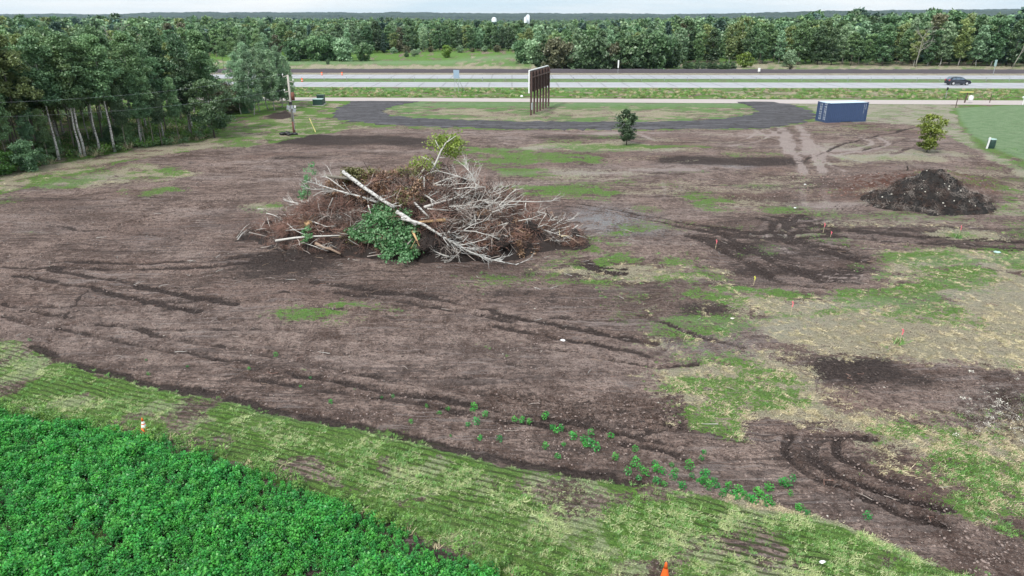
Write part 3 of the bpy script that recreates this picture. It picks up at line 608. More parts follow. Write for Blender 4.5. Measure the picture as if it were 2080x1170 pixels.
# ------------------------------------------------------------------ hills
def hillmat():
    t = NT('wooded_hill'); co = t.n('ShaderNodeTexCoord').outputs['Object']; a = t.noise(co, .02, 5, .6); b = t.noise(co, .09, 4, .7)
    c = t.mix(t.ramp(a, .35, .65), (.010, .028, .030), (.026, .050, .042)); c = t.mix(t.ramp(b, .5, .62), c, (.055, .08, .045)); t.pbr(c, .95, b, 1, 4); return t.m
def hill(name, D, pxs, pys, depth, seed):
    n_, k_ = 900, 40; px = np.linspace(-500, 2580, n_); top = np.interp(px, pxs, pys)
    zt = np.array([PD(a, b, D)[2] for a, b in zip(px, top)]); xt = np.array([PD(a, b, D)[0] for a, b in zip(px, top)]) ; V = []
    for k in range(k_ + 6):
        t = k / k_; y = D - depth * (1 - t); f = math.sin(min(t, 1.15) * math.pi / 2) ** 1.3
        X = xt * (y / D) ** .3; bump = (fbm(X / 16, np.full(n_, y / 16), seed, 3) - .35) * 9 + (fbm(X / 160, np.full(n_, y / 160), seed + 5, 2) - .5) * 14 * (1 - abs(1 - t))
        V.append(np.stack([X, np.full(n_, y) + (vn(X / 30, np.full(n_, y / 30), 2) - .5) * 30, (zt + 0) * f + bump - 3], 1))
    ii = np.arange(n_ * (k_ + 6)).reshape(-1, n_)
    tag(link(name, mesh_np(name, np.concatenate(V), np.stack([ii[:-1, :-1], ii[:-1, 1:], ii[1:, 1:], ii[1:, :-1]], -1).reshape(-1, 4), mats=[M['hill']], smooth_=False)), kind='structure')
M['hill'] = hillmat()
hill('wooded_hills', 2600, [-500, 1100, 1400, 1500, 1600, 1680, 1740, 1800, 1900, 2080, 2600], [33, 33, 31, 28, 25, 21.5, 24, 25, 24, 22, 22], 1100, 3)
hill('distant_hills', 4200, [-500, 0, 250, 340, 450, 650, 850, 1000, 1150, 1300, 1420, 1600, 1900, 2080, 2600], [29, 29, 29, 26, 24.5, 25.5, 25, 27, 26.5, 28.5, 29, 25, 20.5, 18, 18], 1300, 11)

# ------------------------------------------------------------------ trees
def leaves_np(Cn, size, rng, up=.35, elong=1.5):
    """diamond leaf faces at centres Cn"""
    n = len(Cn); nrm = rng.normal(size=(n, 3)); nrm[:, 2] = np.abs(nrm[:, 2]) + up; nrm /= np.linalg.norm(nrm, axis=1)[:, None]
    a = np.cross(nrm, rng.normal(size=(n, 3))); a /= np.linalg.norm(a, axis=1)[:, None]; b = np.cross(nrm, a)
    s = size * (.6 + .8 * rng.random(n))[:, None]
    V = np.stack([Cn - a * s * elong * .5, Cn - b * s * .5, Cn + a * s * elong * .5, Cn + b * s * .5], 1).reshape(-1, 3)
    return V, np.arange(4 * n).reshape(n, 4)
def crown_mesh(name, Hh, z0, rad, nclump, nleaf, size, mat, seed, shape='oval', rc=.55, gappy=.0):
    rng = np.random.default_rng(seed); cs = []
    lob = rng.random(8) * 2 * math.pi
    while len(cs) < nclump:
        t = rng.random(); z = z0 + (Hh - z0) * t
        if shape == 'oval': r = rad * math.sin(math.pi * min(1, .18 + t * .80)) ** .7
        elif shape == 'cone': r = rad * (1 - t) ** .8 + .05
        elif shape == 'round': r = rad * math.sqrt(max(.02, 1 - (2 * t - .95) ** 2))
        elif shape == 'spread': r = rad * (.35 + .65 * math.sqrt(t)) * (1 if t < .9 else .75)
        a = rng.random() * 2 * math.pi; r *= .78 + .28 * math.sin(a * 2 + lob[0] + t * 3) + .16 * math.sin(a * 3 + lob[1] - t * 5)
        q = rng.random() ** .38; cs.append((math.cos(a) * r * q, math.sin(a) * r * q, z))
    cs = np.array(cs); tint_c = .12 + rng.random(nclump) * .38 + .30 * (cs[:, 2] - z0) / (Hh - z0)  # tops tinted lighter: light from above put into the leaf colour
    g = rng.normal(size=(nclump, nleaf, 3)); g /= np.linalg.norm(g, axis=2)[:, :, None]; g *= (rng.random((nclump, nleaf, 1)) ** .45)
    g *= np.array([1, 1, .62]) * rc * (.6 + .8 * rng.random((nclump, 1, 1)))
    P = (cs[:, None] + g).reshape(-1, 3); P[:, 2] = np.maximum(P[:, 2], .05)
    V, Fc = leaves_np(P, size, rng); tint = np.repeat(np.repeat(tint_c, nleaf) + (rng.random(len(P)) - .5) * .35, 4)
    return mesh_np(name, V, Fc, {'tint': ('FLOAT', np.clip(tint, 0, 1))}, [mat]), cs
def trunk_mesh(name, Hh, r0, cs, mat, seed, nl=14, lean=0, forks=1, n=6, tw=.5):
    rng = np.random.default_rng(seed + 99); b = MB()
    k = 7; pts = [(lean * Hh * (i / k) ** 1.5 + rng.normal() * .018 * Hh * (i > 0) * tw, rng.normal() * .018 * Hh * (i > 0) * tw, -.15 + Hh * .93 * i / k) for i in range(k + 1)]
    b.tube(pts, [r0 * (1 - .85 * i / k) * (1.25 if i == 0 else 1) for i in range(k + 1)], n)
    pp = np.array(pts)
    if len(cs):
        for j in rng.choice(len(cs), min(nl, len(cs)), replace=False):
            c = cs[j]; zb = max(Hh * .18, c[2] - (.5 + np.hypot(c[0], c[1]) * .7)); base = np.array([np.interp(zb, pp[:, 2], pp[:, q]) for q in range(3)]); base[2] = zb
            m_ = (base + c) / 2 + np.array([0, 0, -.12]) * np.hypot(c[0], c[1]); rr = r0 * .35 * (1 - zb / Hh * .7)
            b.tube([base, m_, c], [rr, rr * .6, rr * .2], 4, False)
    return b.mesh(name, mat, True)
class Kind:
    def __init__(s, name, cat, Hh, z0, rad, ncl, nlf, size, lm, bm, seed, shape='oval', rc=.55, r0=.12, nl=14, lean=0, tw=.5, n=6):
        s.name, s.cat, s.H = name, cat, Hh
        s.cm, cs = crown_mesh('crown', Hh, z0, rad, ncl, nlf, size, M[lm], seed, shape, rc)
        s.tm = trunk_mesh('trunk', Hh, r0, cs, M[bm], seed, nl, lean, tw=tw, n=n)
    def put(s, x, y, h, label, group=None, rz=None, wide=1, z=None):
        k = h / s.H; o = thing(s.name, label, s.cat, (x, y, (H1(x, y) if y < 96 else 0) if z is None else z), random.random() * 6.28 if rz is None else rz, group)
        o.scale = (k * wide, k * wide, k); link('trunk', s.tm, o); link('crown', s.cm, o); return o
random.seed(4)
# near wood, 11 m high
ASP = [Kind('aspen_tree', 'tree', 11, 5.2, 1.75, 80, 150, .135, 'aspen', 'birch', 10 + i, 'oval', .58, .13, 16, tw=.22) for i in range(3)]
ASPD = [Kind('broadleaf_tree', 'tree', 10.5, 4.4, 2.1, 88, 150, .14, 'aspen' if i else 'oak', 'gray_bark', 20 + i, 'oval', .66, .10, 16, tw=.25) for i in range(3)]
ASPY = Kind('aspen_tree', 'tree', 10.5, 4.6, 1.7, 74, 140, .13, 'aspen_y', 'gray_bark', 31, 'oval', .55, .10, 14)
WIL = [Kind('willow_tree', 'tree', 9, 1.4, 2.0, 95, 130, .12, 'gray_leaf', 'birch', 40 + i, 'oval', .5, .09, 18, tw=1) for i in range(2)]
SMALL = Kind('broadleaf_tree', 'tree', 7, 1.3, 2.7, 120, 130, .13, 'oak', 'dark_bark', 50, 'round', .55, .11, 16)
SHR = [Kind('shrub', 'shrub', 3, .15, 1.9, 60, 110, .11, k, 'gray_bark', 60 + i, 'round', .5, .04, 8) for i, k in enumerate(['aspen', 'rust', 'weed'])]
front = [(120, 325, 11.3, 0, 'white birch with a thick pale trunk, leftmost bare trunk at the wood edge'), (165, 319, 10.4, 1, 'thin white birch standing just left of a thicker twin at the wood edge'), (173, 318, 11.6, 2, 'tall white birch with a straight trunk, right one of a close pair'),
         (203, 311, 10.6, 1, 'white birch between a close pair of trunks and a crooked one'), (234, 310, 11.2, 0, 'white birch with a crooked upper trunk, rightmost of the bold white trunks')]
for px, py, h, k, lb in front:
    p = GG(px, py); ASP[k].put(p[0], p[1], h, lb, 'white birches along the wood edge')
G_IN = 'trees of the wood on the left'
placed = [G(a, b)[:2] for a, b, *_ in front]
rngw = random.Random(7)
def ok(x, y, d): return all((x - q[0]) ** 2 + (y - q[1]) ** 2 > d * d for q in placed)
edge = gpts([(-400, 425), (-150, 378), (0, 350), (60, 340), (120, 325), (234, 310), (300, 300), (350, 293), (400, 284), (445, 268), (440, 232), (420, 205)])
woodp = np.concatenate([edge, np.array([[-48, 108], [-100, 108], [-100, 60]])])
LATE = []; cnt = 0; tries = 0
while cnt < 128 and tries < 30000:
    tries += 1; x, y = rngw.uniform(-92, -28), rngw.uniform(48, 108)
    if x < -.82 * y - 4: continue
    sdv = poly_sd(np.array([[x, y]]), woodp)[0]
    if sdv < .8 or not ok(x, y, 2.3 if y < 80 else 3.2): continue
    placed.append((x, y)); cnt += 1; r = rngw.random(); near_edge = sdv < 4
    k = ASP[rngw.randrange(3)] if r < .35 else (ASPY if r < .5 else ASPD[rngw.randrange(3)])
    h = rngw.uniform(8.4, 11.9) if y < 90 else rngw.uniform(8.5, 10.5)
    lb = {'ASP': 'leafy green aspen with a pale trunk crowded inside the wood on the left', 'ASPY': 'aspen with yellowing leaves crowded inside the wood on the left', 'D': 'dense green tree with a gray trunk crowded inside the wood on the left'}['ASP' if k in ASP else 'ASPY' if k is ASPY else 'D']
    k = ASP[rngw.randrange(3)] if (k in ASPD and sdv < 3.5 and x / y > -.66) else k
    LATE.append((k.put(x, y, h, 'x', G_IN, wide=rngw.uniform(.85, 1.15)), x / y, int(min(sdv // 5, 4)), 'aspen with yellowing leaves' if k is ASPY else 'pale trunked green aspen' if k in ASP else 'gray trunked dense green tree'))
ORD = ['first', 'second', 'third', 'fourth', 'fifth', 'sixth', 'seventh', 'eighth', 'ninth', 'tenth', 'eleventh', 'twelfth', 'thirteenth', 'fourteenth', 'fifteenth', 'sixteenth', 'seventeenth', 'eighteenth', 'nineteenth', 'twentieth']
def order_labels(late, text):
    seen = {}
    for o_, q, zone, look in sorted(late, key=lambda e: e[1]):
        k_ = seen[(zone, look)] = seen.get((zone, look), -1) + 1
        o_['label'] = text(ORD[k_] if k_ < 20 else ['twenty', 'thirty', 'forty', 'fifty'][k_ // 10 - 2 + (k_ % 10 == 9) * 0] + ' ' + ORD[k_ % 10] if k_ < 60 else 'last', zone, look)
order_labels(LATE, lambda n_, z_, l_: f"{l_}, {n_} from left in the {['front margin', 'second belt', 'middle belt', 'deeper belt', 'deepest belt'][z_]} of the wood")
# thin trunks and shrubs of the wood's margin
for px, py, h in [(258, 306, 6.5), (296, 300, 7.5), (313, 298, 8), (330, 297, 6), (364, 289, 7), (20, 345, 7), (70, 335, 6), (100, 331, 5)]:
    p = GG(px, py); ASPD[px % 3].put(p[0], p[1], h, {258: 'slender young tree just right of the crooked birch', 296: 'leftmost of the three thin trunks right of the crooked birch', 313: 'middle of three thin trunks right of the crooked birch', 330: 'rightmost of three thin trunks right of the crooked birch', 364: 'young tree with a pale straight stem near the right end of the wood', 20: 'slender young tree at the far left end of the wood margin', 70: 'slender young tree midway between the left edge and the thickest birch', 100: 'slender young tree just left of the thickest birch'}[px], 'young trees at the wood margin', wide=.75)
p = GG(436, 282); SMALL.put(p[0], p[1], 6.6, 'dark rounded tree with a short crooked trunk standing in front of the wood', wide=1.0)
p = GG(390, 279); ASPD[0].put(p[0], p[1], 8.6, 'dark tree with a bare lower trunk just left of the rounded one')
for px, py, h, k, lb in [(12, 352, 2.0, 2, 'bright low shrub at the far left foot of the wood'), (60, 345, 2.6, 0, 'green shrub under the trees at the left end of the wood'), (110, 322, 2.0, 0, 'green shrub beside the thickest birch trunk'), (235, 300, 2.2, 0, 'green bush growing between the white trunks'),
                          (262, 300, 2.6, 0, 'leafy bush right of the crooked birch'), (460, 232, 4.2, 1, 'tawny shrub between the wood and the small birch grove'), (478, 226, 3.6, 1, 'olive brown shrub touching the small birch grove'), (440, 220, 3.5, 0, 'green shrub behind the dark rounded tree'), (500, 230, 2.2, 0, 'low green shrub at the foot of the birch grove')]:
    p = GG(px, py); SHR[k].put(p[0], p[1], h, lb)
for i, (px, py, h) in enumerate([(490, 232, 8.6), (516, 234, 9.4), (528, 226, 9.0), (545, 222, 9.6), (558, 224, 8.8), (572, 219, 9.0), (585, 220, 7.8), (507, 216, 9.4), (540, 212, 9.4), (570, 209, 8.6), (495, 208, 8.8), (592, 212, 6.4)]):
    p = GG(px, py); WIL[i % 2].put(p[0], p[1], h, f"gray green birch, {ORD[sum(q < px for q in (490, 516, 528, 545, 558, 572, 585, 507, 540, 570, 495, 592))]} from the left in the small grove beside the utility pole", 'trees of the small birch grove', wide=.8)
for i, (px, py, h) in enumerate([(420, 150, 7), (455, 140, 9), (475, 138, 9), (500, 140, 10), (528, 136, 10)]):
    p = G(px, py); ASPD[i % 3].put(p[0], p[1], h * .9, f'green tree beyond the highway, {ORD[i]} from the left behind the small birch grove', 'trees behind the birch grove', z=0)
# undergrowth (nobody could count it) is scattered further down.
# far trees
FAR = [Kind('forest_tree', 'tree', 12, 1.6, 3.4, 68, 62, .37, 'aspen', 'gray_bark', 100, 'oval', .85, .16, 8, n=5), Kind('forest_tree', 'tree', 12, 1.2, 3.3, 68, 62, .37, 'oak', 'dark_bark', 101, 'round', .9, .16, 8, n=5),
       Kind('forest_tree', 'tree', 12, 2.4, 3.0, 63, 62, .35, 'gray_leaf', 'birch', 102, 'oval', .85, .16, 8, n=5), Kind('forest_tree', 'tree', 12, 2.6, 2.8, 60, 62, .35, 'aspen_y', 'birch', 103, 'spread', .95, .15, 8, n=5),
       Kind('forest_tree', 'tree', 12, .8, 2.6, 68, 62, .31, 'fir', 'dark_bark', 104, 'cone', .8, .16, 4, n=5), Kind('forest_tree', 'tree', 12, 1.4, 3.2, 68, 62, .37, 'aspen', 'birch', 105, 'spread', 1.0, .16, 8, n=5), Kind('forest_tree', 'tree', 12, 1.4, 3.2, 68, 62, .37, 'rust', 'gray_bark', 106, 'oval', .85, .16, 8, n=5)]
names = ['mid green round topped', 'dark green broad', 'gray green', 'yellow green thin topped', 'dark narrow evergreen', 'green flat topped', 'rusty brown leaved']
FSH = [Kind('shrub', 'shrub', 4, .1, 2.8, 50, 60, .30, k, 'gray_bark', 120 + i, 'round', .8, .05, 4, n=4) for i, k in enumerate(['oak', 'rust', 'gray_leaf', 'lime', 'aspen'])]
rf = random.Random(12); ncount = 0; LATE2 = []
# base line of the forest front in the photograph: (x, y base, tree height)
line = [(-120, 112, 11), (200, 110, 11), (400, 110, 11.5), (470, 118, 9), (600, 112, 11), (770, 108, 11), (900, 104, 11), (1040, 104, 10.5), (1060, 118, 9.5), (1150, 128, 9.5), (1300, 130, 11), (1500, 129, 12), (1600, 131, 12.5), (1760, 133, 12.5), (1900, 134, 13.5), (2080, 135, 14.2), (2200, 135, 14)]
lx, ly, lh = [np.array(q) for q in zip(*line)]
front_y = lambda px: G(px, float(np.interp(px, lx, ly)))[1]
for row, (off, sp) in enumerate([(0, 5.2), (6, 6), (13, 7)]):
    px = 330 if row == 0 else 350
    while px < 2120:
        by = float(np.interp(px, lx, ly)); p = G(px, by); h = float(np.interp(px, lx, lh)) * rf.uniform(.78, 1.1) * (1 if row else .88)
        y = p[1] + off * (p[1] / 200) + rf.uniform(-2, 2); x = p[0] * y / p[1]
        r = rf.random(); k = 0 if r < .26 else 1 if r < .42 else 2 if r < .60 else 3 if r < .74 else 4 if r < .80 else 5 if r < .95 else 6
        side = 'behind the birch grove' if px < 600 else 'behind the meadow thicket' if px < 770 else 'behind the open meadow' if px < 1060 else 'behind the bushy hedge row' if px < 1380 else 'behind the low hedge' if px < 1500 else 'behind the lime green tree' if px < 1760 else 'right of the passing car' if px > 1960 else 'beyond the container'
        LATE2.append((FAR[k].put(x, y, h, 'x', 'trees of the forest edge', wide=rf.uniform(.8, 1.15), z=0), px, (row, side), names[k])); ncount += 1
        px += sp * rf.uniform(.7, 1.3) * F / p[1]
order_labels(LATE2, lambda n_, z_, l_: f"{l_} tree, {n_} from left, {['front', 'second', 'third'][z_[0]]} rank {z_[1]}")
# tree and shrub groups in front of the forest
for ti, (px, py, h, k, lb) in enumerate([(600, 124, 6.5, 4, None), (640, 124, 7, 4, None), (668, 123, 7.5, 4, None), (698, 124, 6.5, 2, None), (740, 124, 5.2, 4, None), (615, 120, 7.5, 0, None), (655, 119, 8, 4, None), (685, 119, 8, 0, None)]):
    p = G(px, py); FSH[k].put(p[0], p[1], h, (f'green bush, {ORD[ti]} from the left in the front of the meadow thicket' if ti < 5 else f'tall bush, {ORD[ti - 5]} from the left at the rear of the meadow thicket'), 'bushes of the meadow thicket', z=0)
for px, py, h, k, lb in [(1062, 129, 6.5, 4, 'pale green bush at the right end of the meadow'), (1080, 130, 6.6, 2, 'light green bush touching the dark shrubs behind the billboard'), (1100, 140, 6.0, 0, 'dark bush rising directly behind the billboard'), (1125, 141, 7.8, 1, 'large rusty topped bush right of the billboard'), (1150, 139, 6.5, 1, 'brownish bush second from the billboard'),
                          (1172, 140, 5.6, 2, 'pale bush between two dark ones right of the billboard'), (1190, 141, 7.0, 0, 'dark round bush in the middle of the hedge row'), (1215, 141, 8.2, 0, 'tallest dark bush of the row behind the highway'), (1245, 141, 6.6, 1, 'brown green bush behind the narrow white marker'), (1272, 141, 8.0, 0, 'dark bushy tree just right of the narrow white marker'),
                          (1300, 140, 8.6, 0, 'dark bushy tree near the right end of the hedge row'), (1330, 140, 9.0, 4, 'green bushy tree at the right end of the hedge row'), (1360, 138, 7.5, 0, 'dark bush closing the hedge row at the right'), (1513, 137, 3.9, 3, 'small bright lime green tree alone in front of the forest'), (1602, 136, 4.4, 2, 'broad gray green tree right of the lime green one'),
                          (907, 117, 4.0, 3, 'pointed light green bush at the rear of the meadow'), (842, 115, 2.4, 2, 'low round gray green bush in the meadow'), (826, 116, 1.8, 0, 'small dark bush left of the low round one'), (808, 106, 4.6, 1, 'small orange brown tree before the forest'), (666, 131, 1.4, 0, 'tiny dark bush in the strip left of the meadow'), (1605, 141, 1.3, 1, 'tiny brown bush near the dark bank')]:
    p = G(px, py); FSH[k].put(p[0], p[1], h, lb, wide=.85, z=0)
for i, px in enumerate(range(1392, 1490, 12)):
    p = G(px, 140.5); FSH[0].put(p[0], p[1], 1.7, f'dark bush, {ORD[i]} from the left in the low hedge beyond the highway', 'bushes of the low hedge', z=0)
for i, (px, py) in enumerate([(780, 107), (800, 109), (825, 107), (850, 108), (875, 106), (935, 107), (960, 106), (985, 105), (1010, 106)]):
    p = G(px, py); FSH[(1, 2)[i % 2]].put(p[0], p[1], 1.7 + .5 * (i % 3), f'brownish scrub bush, {ORD[i]} from the left along the forest foot behind the meadow', 'scrub bushes behind the meadow', z=0)
# bare dead trees
def dead_branches(b, p, d, ln, r, depth, rng, n=5, spread=.7, droop=0):
    p = np.array(p, float); d = np.array(d, float); d /= np.linalg.norm(d); k = 6 if depth > 1 else 4; pts = [p]; dirs = [d]
    for i in range(k):
        d = d + rng.normal(size=3) * .10 + np.array([0, 0, droop]); d /= np.linalg.norm(d); pts.append(pts[-1] + d * ln / k); dirs.append(d)
    b.tube(pts, [max(.006, r * (1 - .8 * i / k)) for i in range(k + 1)], 6 if depth > 1 else 4, depth > 1)
    if depth > 0:
        for j in range(n):
            t = .25 + .7 * rng.random(); i = int(t * k); q = pts[i] + (pts[min(i + 1, k)] - pts[i]) * (t * k - i)
            sd_ = rng.normal(size=3); sd_ -= sd_ @ dirs[i] * dirs[i]; sd_ /= np.linalg.norm(sd_)
            dead_branches(b, q, dirs[i] * (1 - spread * .45) + sd_ * spread, ln * (.3 + .3 * rng.random()) * (1.1 - t * .5), r * .42, depth - 1, rng, max(2, n - 2), spread, droop)
def dead_tree(px, py, h, lb, seed, r0=.12, D=None):
    rng = np.random.default_rng(seed); b = MB(); dead_branches(b, (0, 0, 0), (0, 0, 1), h, r0, 3, rng, 8, .55)
    p = G(px, py) if D is None else PD(px, py, D); o = b.build('dead_tree', M['gray_bark2'], smooth_=True); o.location = (p[0], p[1], 0); tag(o, lb, 'dead tree')
dead_tree(265, 240, 11.5, 'bare gray dead tree rising behind the wood on the left', 1, .16); dead_tree(285, 236, 10, 'shorter bare dead tree beside the tall one behind the wood', 2, .12)
dead_tree(2055, 139, 14, 'bare whitish dead tree in the forest edge at the far right', 3, .13); dead_tree(1860, 136, 9.5, 'thin bare dead tree in the middle of the right forest edge', 4, .16)

# ------------------------------------------------------------------ instanced cover
def scatter(name, P, rz, sc3, idx, srcs, parent=None, tilt=None):
    col = bpy.data.collections.new(name + '_kinds'); 
    for i, (m) in enumerate(srcs):
        o = bpy.data.objects.new(f'{name}_{i:02d}', m); col.objects.link(o)
    rot = np.zeros((len(P), 3)); rot[:, 2] = rz
    if tilt is not None: rot[:, :2] = tilt
    me = bpy.data.meshes.new(name); me.vertices.add(len(P)); me.vertices.foreach_set('co', np.asarray(P, np.float32).ravel())
    for an, typ, arr, key in (('rot', 'FLOAT_VECTOR', rot, 'vector'), ('scl', 'FLOAT', sc3, 'value'), ('idx', 'INT', idx, 'value')):
        a = me.attributes.new(an, typ, 'POINT'); a.data.foreach_set(key, np.asarray(arr, np.int32 if typ == 'INT' else np.float32).ravel())
    o = link(name, me, parent); g = bpy.data.node_groups.new(name, 'GeometryNodeTree')
    g.interface.new_socket('Geometry', in_out='INPUT', socket_type='NodeSocketGeometry'); g.interface.new_socket('Geometry', in_out='OUTPUT', socket_type='NodeSocketGeometry')
    n_ = g.nodes.new; i_, o_ = n_('NodeGroupInput'), n_('NodeGroupOutput'); ip = n_('GeometryNodeInstanceOnPoints'); ci = n_('GeometryNodeCollectionInfo')
    ci.inputs['Collection'].default_value = col; ci.inputs['Separate Children'].default_value = True; ci.inputs['Reset Children'].default_value = True
    def na(nm, t): x = n_('GeometryNodeInputNamedAttribute'); x.data_type = t; x.inputs['Name'].default_value = nm; return [s for s in x.outputs if s.enabled][0]
    l = g.links.new; l(i_.outputs[0], ip.inputs['Points']); l(ci.outputs[0], ip.inputs['Instance']); ip.inputs['Pick Instance'].default_value = True
    l(na('idx', 'INT'), ip.inputs['Instance Index']); l(na('scl', 'FLOAT'), ip.inputs['Scale'])
    e2r = n_('FunctionNodeEulerToRotation'); l(na('rot', 'FLOAT_VECTOR'), e2r.inputs[0]); l(e2r.outputs[0], ip.inputs['Rotation'])
    l(ip.outputs[0], o_.inputs[0]); md = o.modifiers.new('scatter', 'NODES'); md.node_group = g
    o['kind'] = 'stuff'; return o
rg = np.random.default_rng(5)
# woodland beyond the forest edge
pts = []
def wood(n, y0, y1, wmin):
    y = np.sqrt(rg.random(n) * (y1 ** 2 - y0 ** 2) + y0 ** 2); x = (rg.random(n) * 2 - 1) * .95 * y
    px = 1040 + x / (y * CP + CAM_H * SP) * F
    fy = G(0, 0)[1] if 0 else np.array([front_y(a) for a in np.clip(px, -120, 2200)])
    k = (y > fy + 17 * fy / 200) | ((px < 330) & (y > fy)); return x[k], y[k]
X1, Y1 = wood(6500, 185, 420, 0); X2, Y2 = wood(8000, 420, 850, 0); X3, Y3 = wood(11000, 850, 2300, 0)
LOW = [crown_mesh('woodland_tree', 10, .3, 3.2, 34, 26, .70, M[k], 200 + i, sh, 1.3)[0] for i, (k, sh) in enumerate([('aspen', 'oval'), ('oak', 'round'), ('gray_leaf', 'oval'), ('aspen_y', 'round'), ('fir', 'cone'), ('aspen', 'round')])]
X, Yv = np.concatenate([X1, X2, X3]), np.concatenate([Y1, Y2, Y3]); s = .9 + .25 * rg.random(len(X)); s[len(X1) + len(X2):] *= 1.15
PXv = 1040 + X / (Yv * CP + CAM_H * SP) * F; s *= np.interp(PXv, [-200, 900, 1000, 1150, 1500, 2080], [1.02, .97, .74, .82, 1.08, 1.2]) * (.62 + .66 * fbm(X / 35, Yv / 45, 77, 3)) * (.85 + .4 * rg.random(len(X)) ** 3)
tag(scatter('far_woodland', np.stack([X, Yv, np.zeros(len(X))], 1), rg.random(len(X)) * 6.28, s, rg.choice(6, len(X), p=[.28, .18, .18, .12, .08, .16]), LOW), 'deep mixed woodland stretching to the hills', 'woodland')
# grasses
def tuft_mesh(name, nb, r, h, wdt, mat, seed, lay=.5):
    rng = np.random.default_rng(seed); V = []; tn = []
    for i in range(nb):
        a = rng.random() * 6.28; q = r * math.sqrt(rng.random()); p = np.array([math.cos(a) * q, math.sin(a) * q, 0]); d = rng.random() * 6.28; l = h * (.5 + .7 * rng.random()); ly = lay * (.3 + rng.random())
        t_ = np.array([math.cos(d) * ly * l, math.sin(d) * ly * l, l * max(.1, 1 - ly * .6)]); sdw = np.array([-math.sin(d), math.cos(d), 0]) * wdt
        V += [p - sdw, p + sdw, p + t_ * .6 + sdw * .7 + [0, 0, l * .08], p + t_]; tn += [rng.random()] * 4
    return mesh_np(name, np.array(V), np.arange(len(V)).reshape(-1, 4), {'tint': ('FLOAT', tn)}, [mat])
def cand(n, y0, y1, xa=-.95, xb=.95, pw=1.0):
    t = rg.random(n); y = ((y0 ** -pw) * (1 - t) + (y1 ** -pw) * t) ** (-1 / pw); x = (xa + (xb - xa) * rg.random(n)) * (y + 4); return x, y
GT = [tuft_mesh('tuft', 15, .07, .09, .006, M['grass'], i, .8) for i in range(3)] + [tuft_mesh('tuft', 15, .09, .085, .0055, M['cut'], 5 + i, 1.3) for i in range(3)] + [tuft_mesh('tuft', 16, .10, .10, .0055, M['straw'], 9 + i, 1.5) for i in range(3)]
x, y = cand(420000, 9, 75); MK = masks(x, y); r = rg.random(len(x)); dn = sstep(.35, .6, fbm(x / .6, y / .6, 44, 3)) * .8 + .2
inf = poly_sd(np.stack([x, y], 1), gpts(FIELD)) > -.05
pg_ = np.clip(MK[:, 0] - .15, 0, 1) * dn; ps_ = np.clip(MK[:, 1] - .2, 0, 1) * dn
strip = MK[:, 6] > .5
take = np.zeros(len(x), int) - 1
take[(r < pg_ * .42)] = 0; sel = (r > .5) & (r - .5 < ps_ * .6); take[sel] = 6; take[sel & strip] = 3; take[(take == 6) & (y > 45) & (r < .7)] = -1
take[inf] = -1; rowp = np.sin(25 * (x * math.sin(R(21.5)) + y * math.cos(R(21.5)))); take[strip & (rowp < -.25) & (rg.random(len(x)) < .85)] = -1; k = take >= 0; xk, yk, tk = x[k], y[k], take[k]
print('grass tufts', k.sum())
tag(scatter('grass_cover', np.stack([xk, yk, Hbase(xk, yk) - .01], 1), rg.random(k.sum()) * 6.28, (.7 + .7 * rg.random(k.sum())) * (1 + np.clip(yk - 30, 0, 50) * .012), tk + rg.integers(0, 3, k.sum()), GT), 'mown and trampled grass and straw covering the ground', 'grass')
# crop field
def plant_mesh(name, nl, r, h, size, mat, seed):
    rng = np.random.default_rng(seed); P = rng.normal(size=(nl, 3)); P /= np.linalg.norm(P, axis=1)[:, None]; P *= rng.random((nl, 1)) ** .4; P *= [r, r, h * .5]; P[:, 2] += h * .55
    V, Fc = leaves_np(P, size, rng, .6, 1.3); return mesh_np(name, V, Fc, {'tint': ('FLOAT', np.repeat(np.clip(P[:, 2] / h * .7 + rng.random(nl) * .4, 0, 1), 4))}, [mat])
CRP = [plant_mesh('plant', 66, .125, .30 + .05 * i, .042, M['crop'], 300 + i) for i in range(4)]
n_ = 38000; x = rg.uniform(-27, 4, n_); y = rg.uniform(8, 27, n_); sdv = poly_sd(np.stack([x, y], 1), gpts(FIELD)); sdv += (fbm(x / .5, y / .5, 12, 2) - .5) * .5
k = (sdv > 0) & (x > -1.02 * y - 5) & (y > 9.5); x, y, sdv = x[k], y[k], sdv[k]
print('crop', len(x))
hs_ = .62 + .38 * sstep(0, .8, sdv) + (fbm(x / .7, y / .7, 17, 3) - .5) * 1.3
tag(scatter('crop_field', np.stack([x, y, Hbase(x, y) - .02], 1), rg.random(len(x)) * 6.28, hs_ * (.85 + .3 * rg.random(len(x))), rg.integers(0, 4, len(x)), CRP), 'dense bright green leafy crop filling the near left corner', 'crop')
# weedy edge of the crop
WD = [plant_mesh('weed', 60, .18, .42, .05, M['weed'], 310 + i) for i in range(3)] + [tuft_mesh('tuft', 26, .12, .32, .009, M['grass'], 71, .5), tuft_mesh('tuft', 22, .12, .3, .009, M['straw'], 72, .6)]
x, y = rg.uniform(-27, 5, 26000), rg.uniform(8, 27, 26000); P = np.stack([x, y], 1); sdv = poly_sd(P, gpts(FIELD))
corner = gpts([(230, 862), (330, 885), (325, 910), (300, 900), (200, 872), (60, 848), (0, 838), (-300, 780), (-300, 765), (0, 822), (120, 850)])
k = ((sdv > -.35) & (sdv < .12) & (rg.random(len(x)) < .35)) | (poly_sd(P, corner) > -.12) & (rg.random(len(x)) < .5)
x, y = x[k], y[k]
tag(scatter('weedy_margin', np.stack([x, y, Hbase(x, y)], 1), rg.random(len(x)) * 6.28, .55 + .5 * rg.random(len(x)), rg.choice(5, len(x), p=[.3, .2, .2, .2, .1]), WD), 'duller weeds along the edge of the crop', 'weeds')
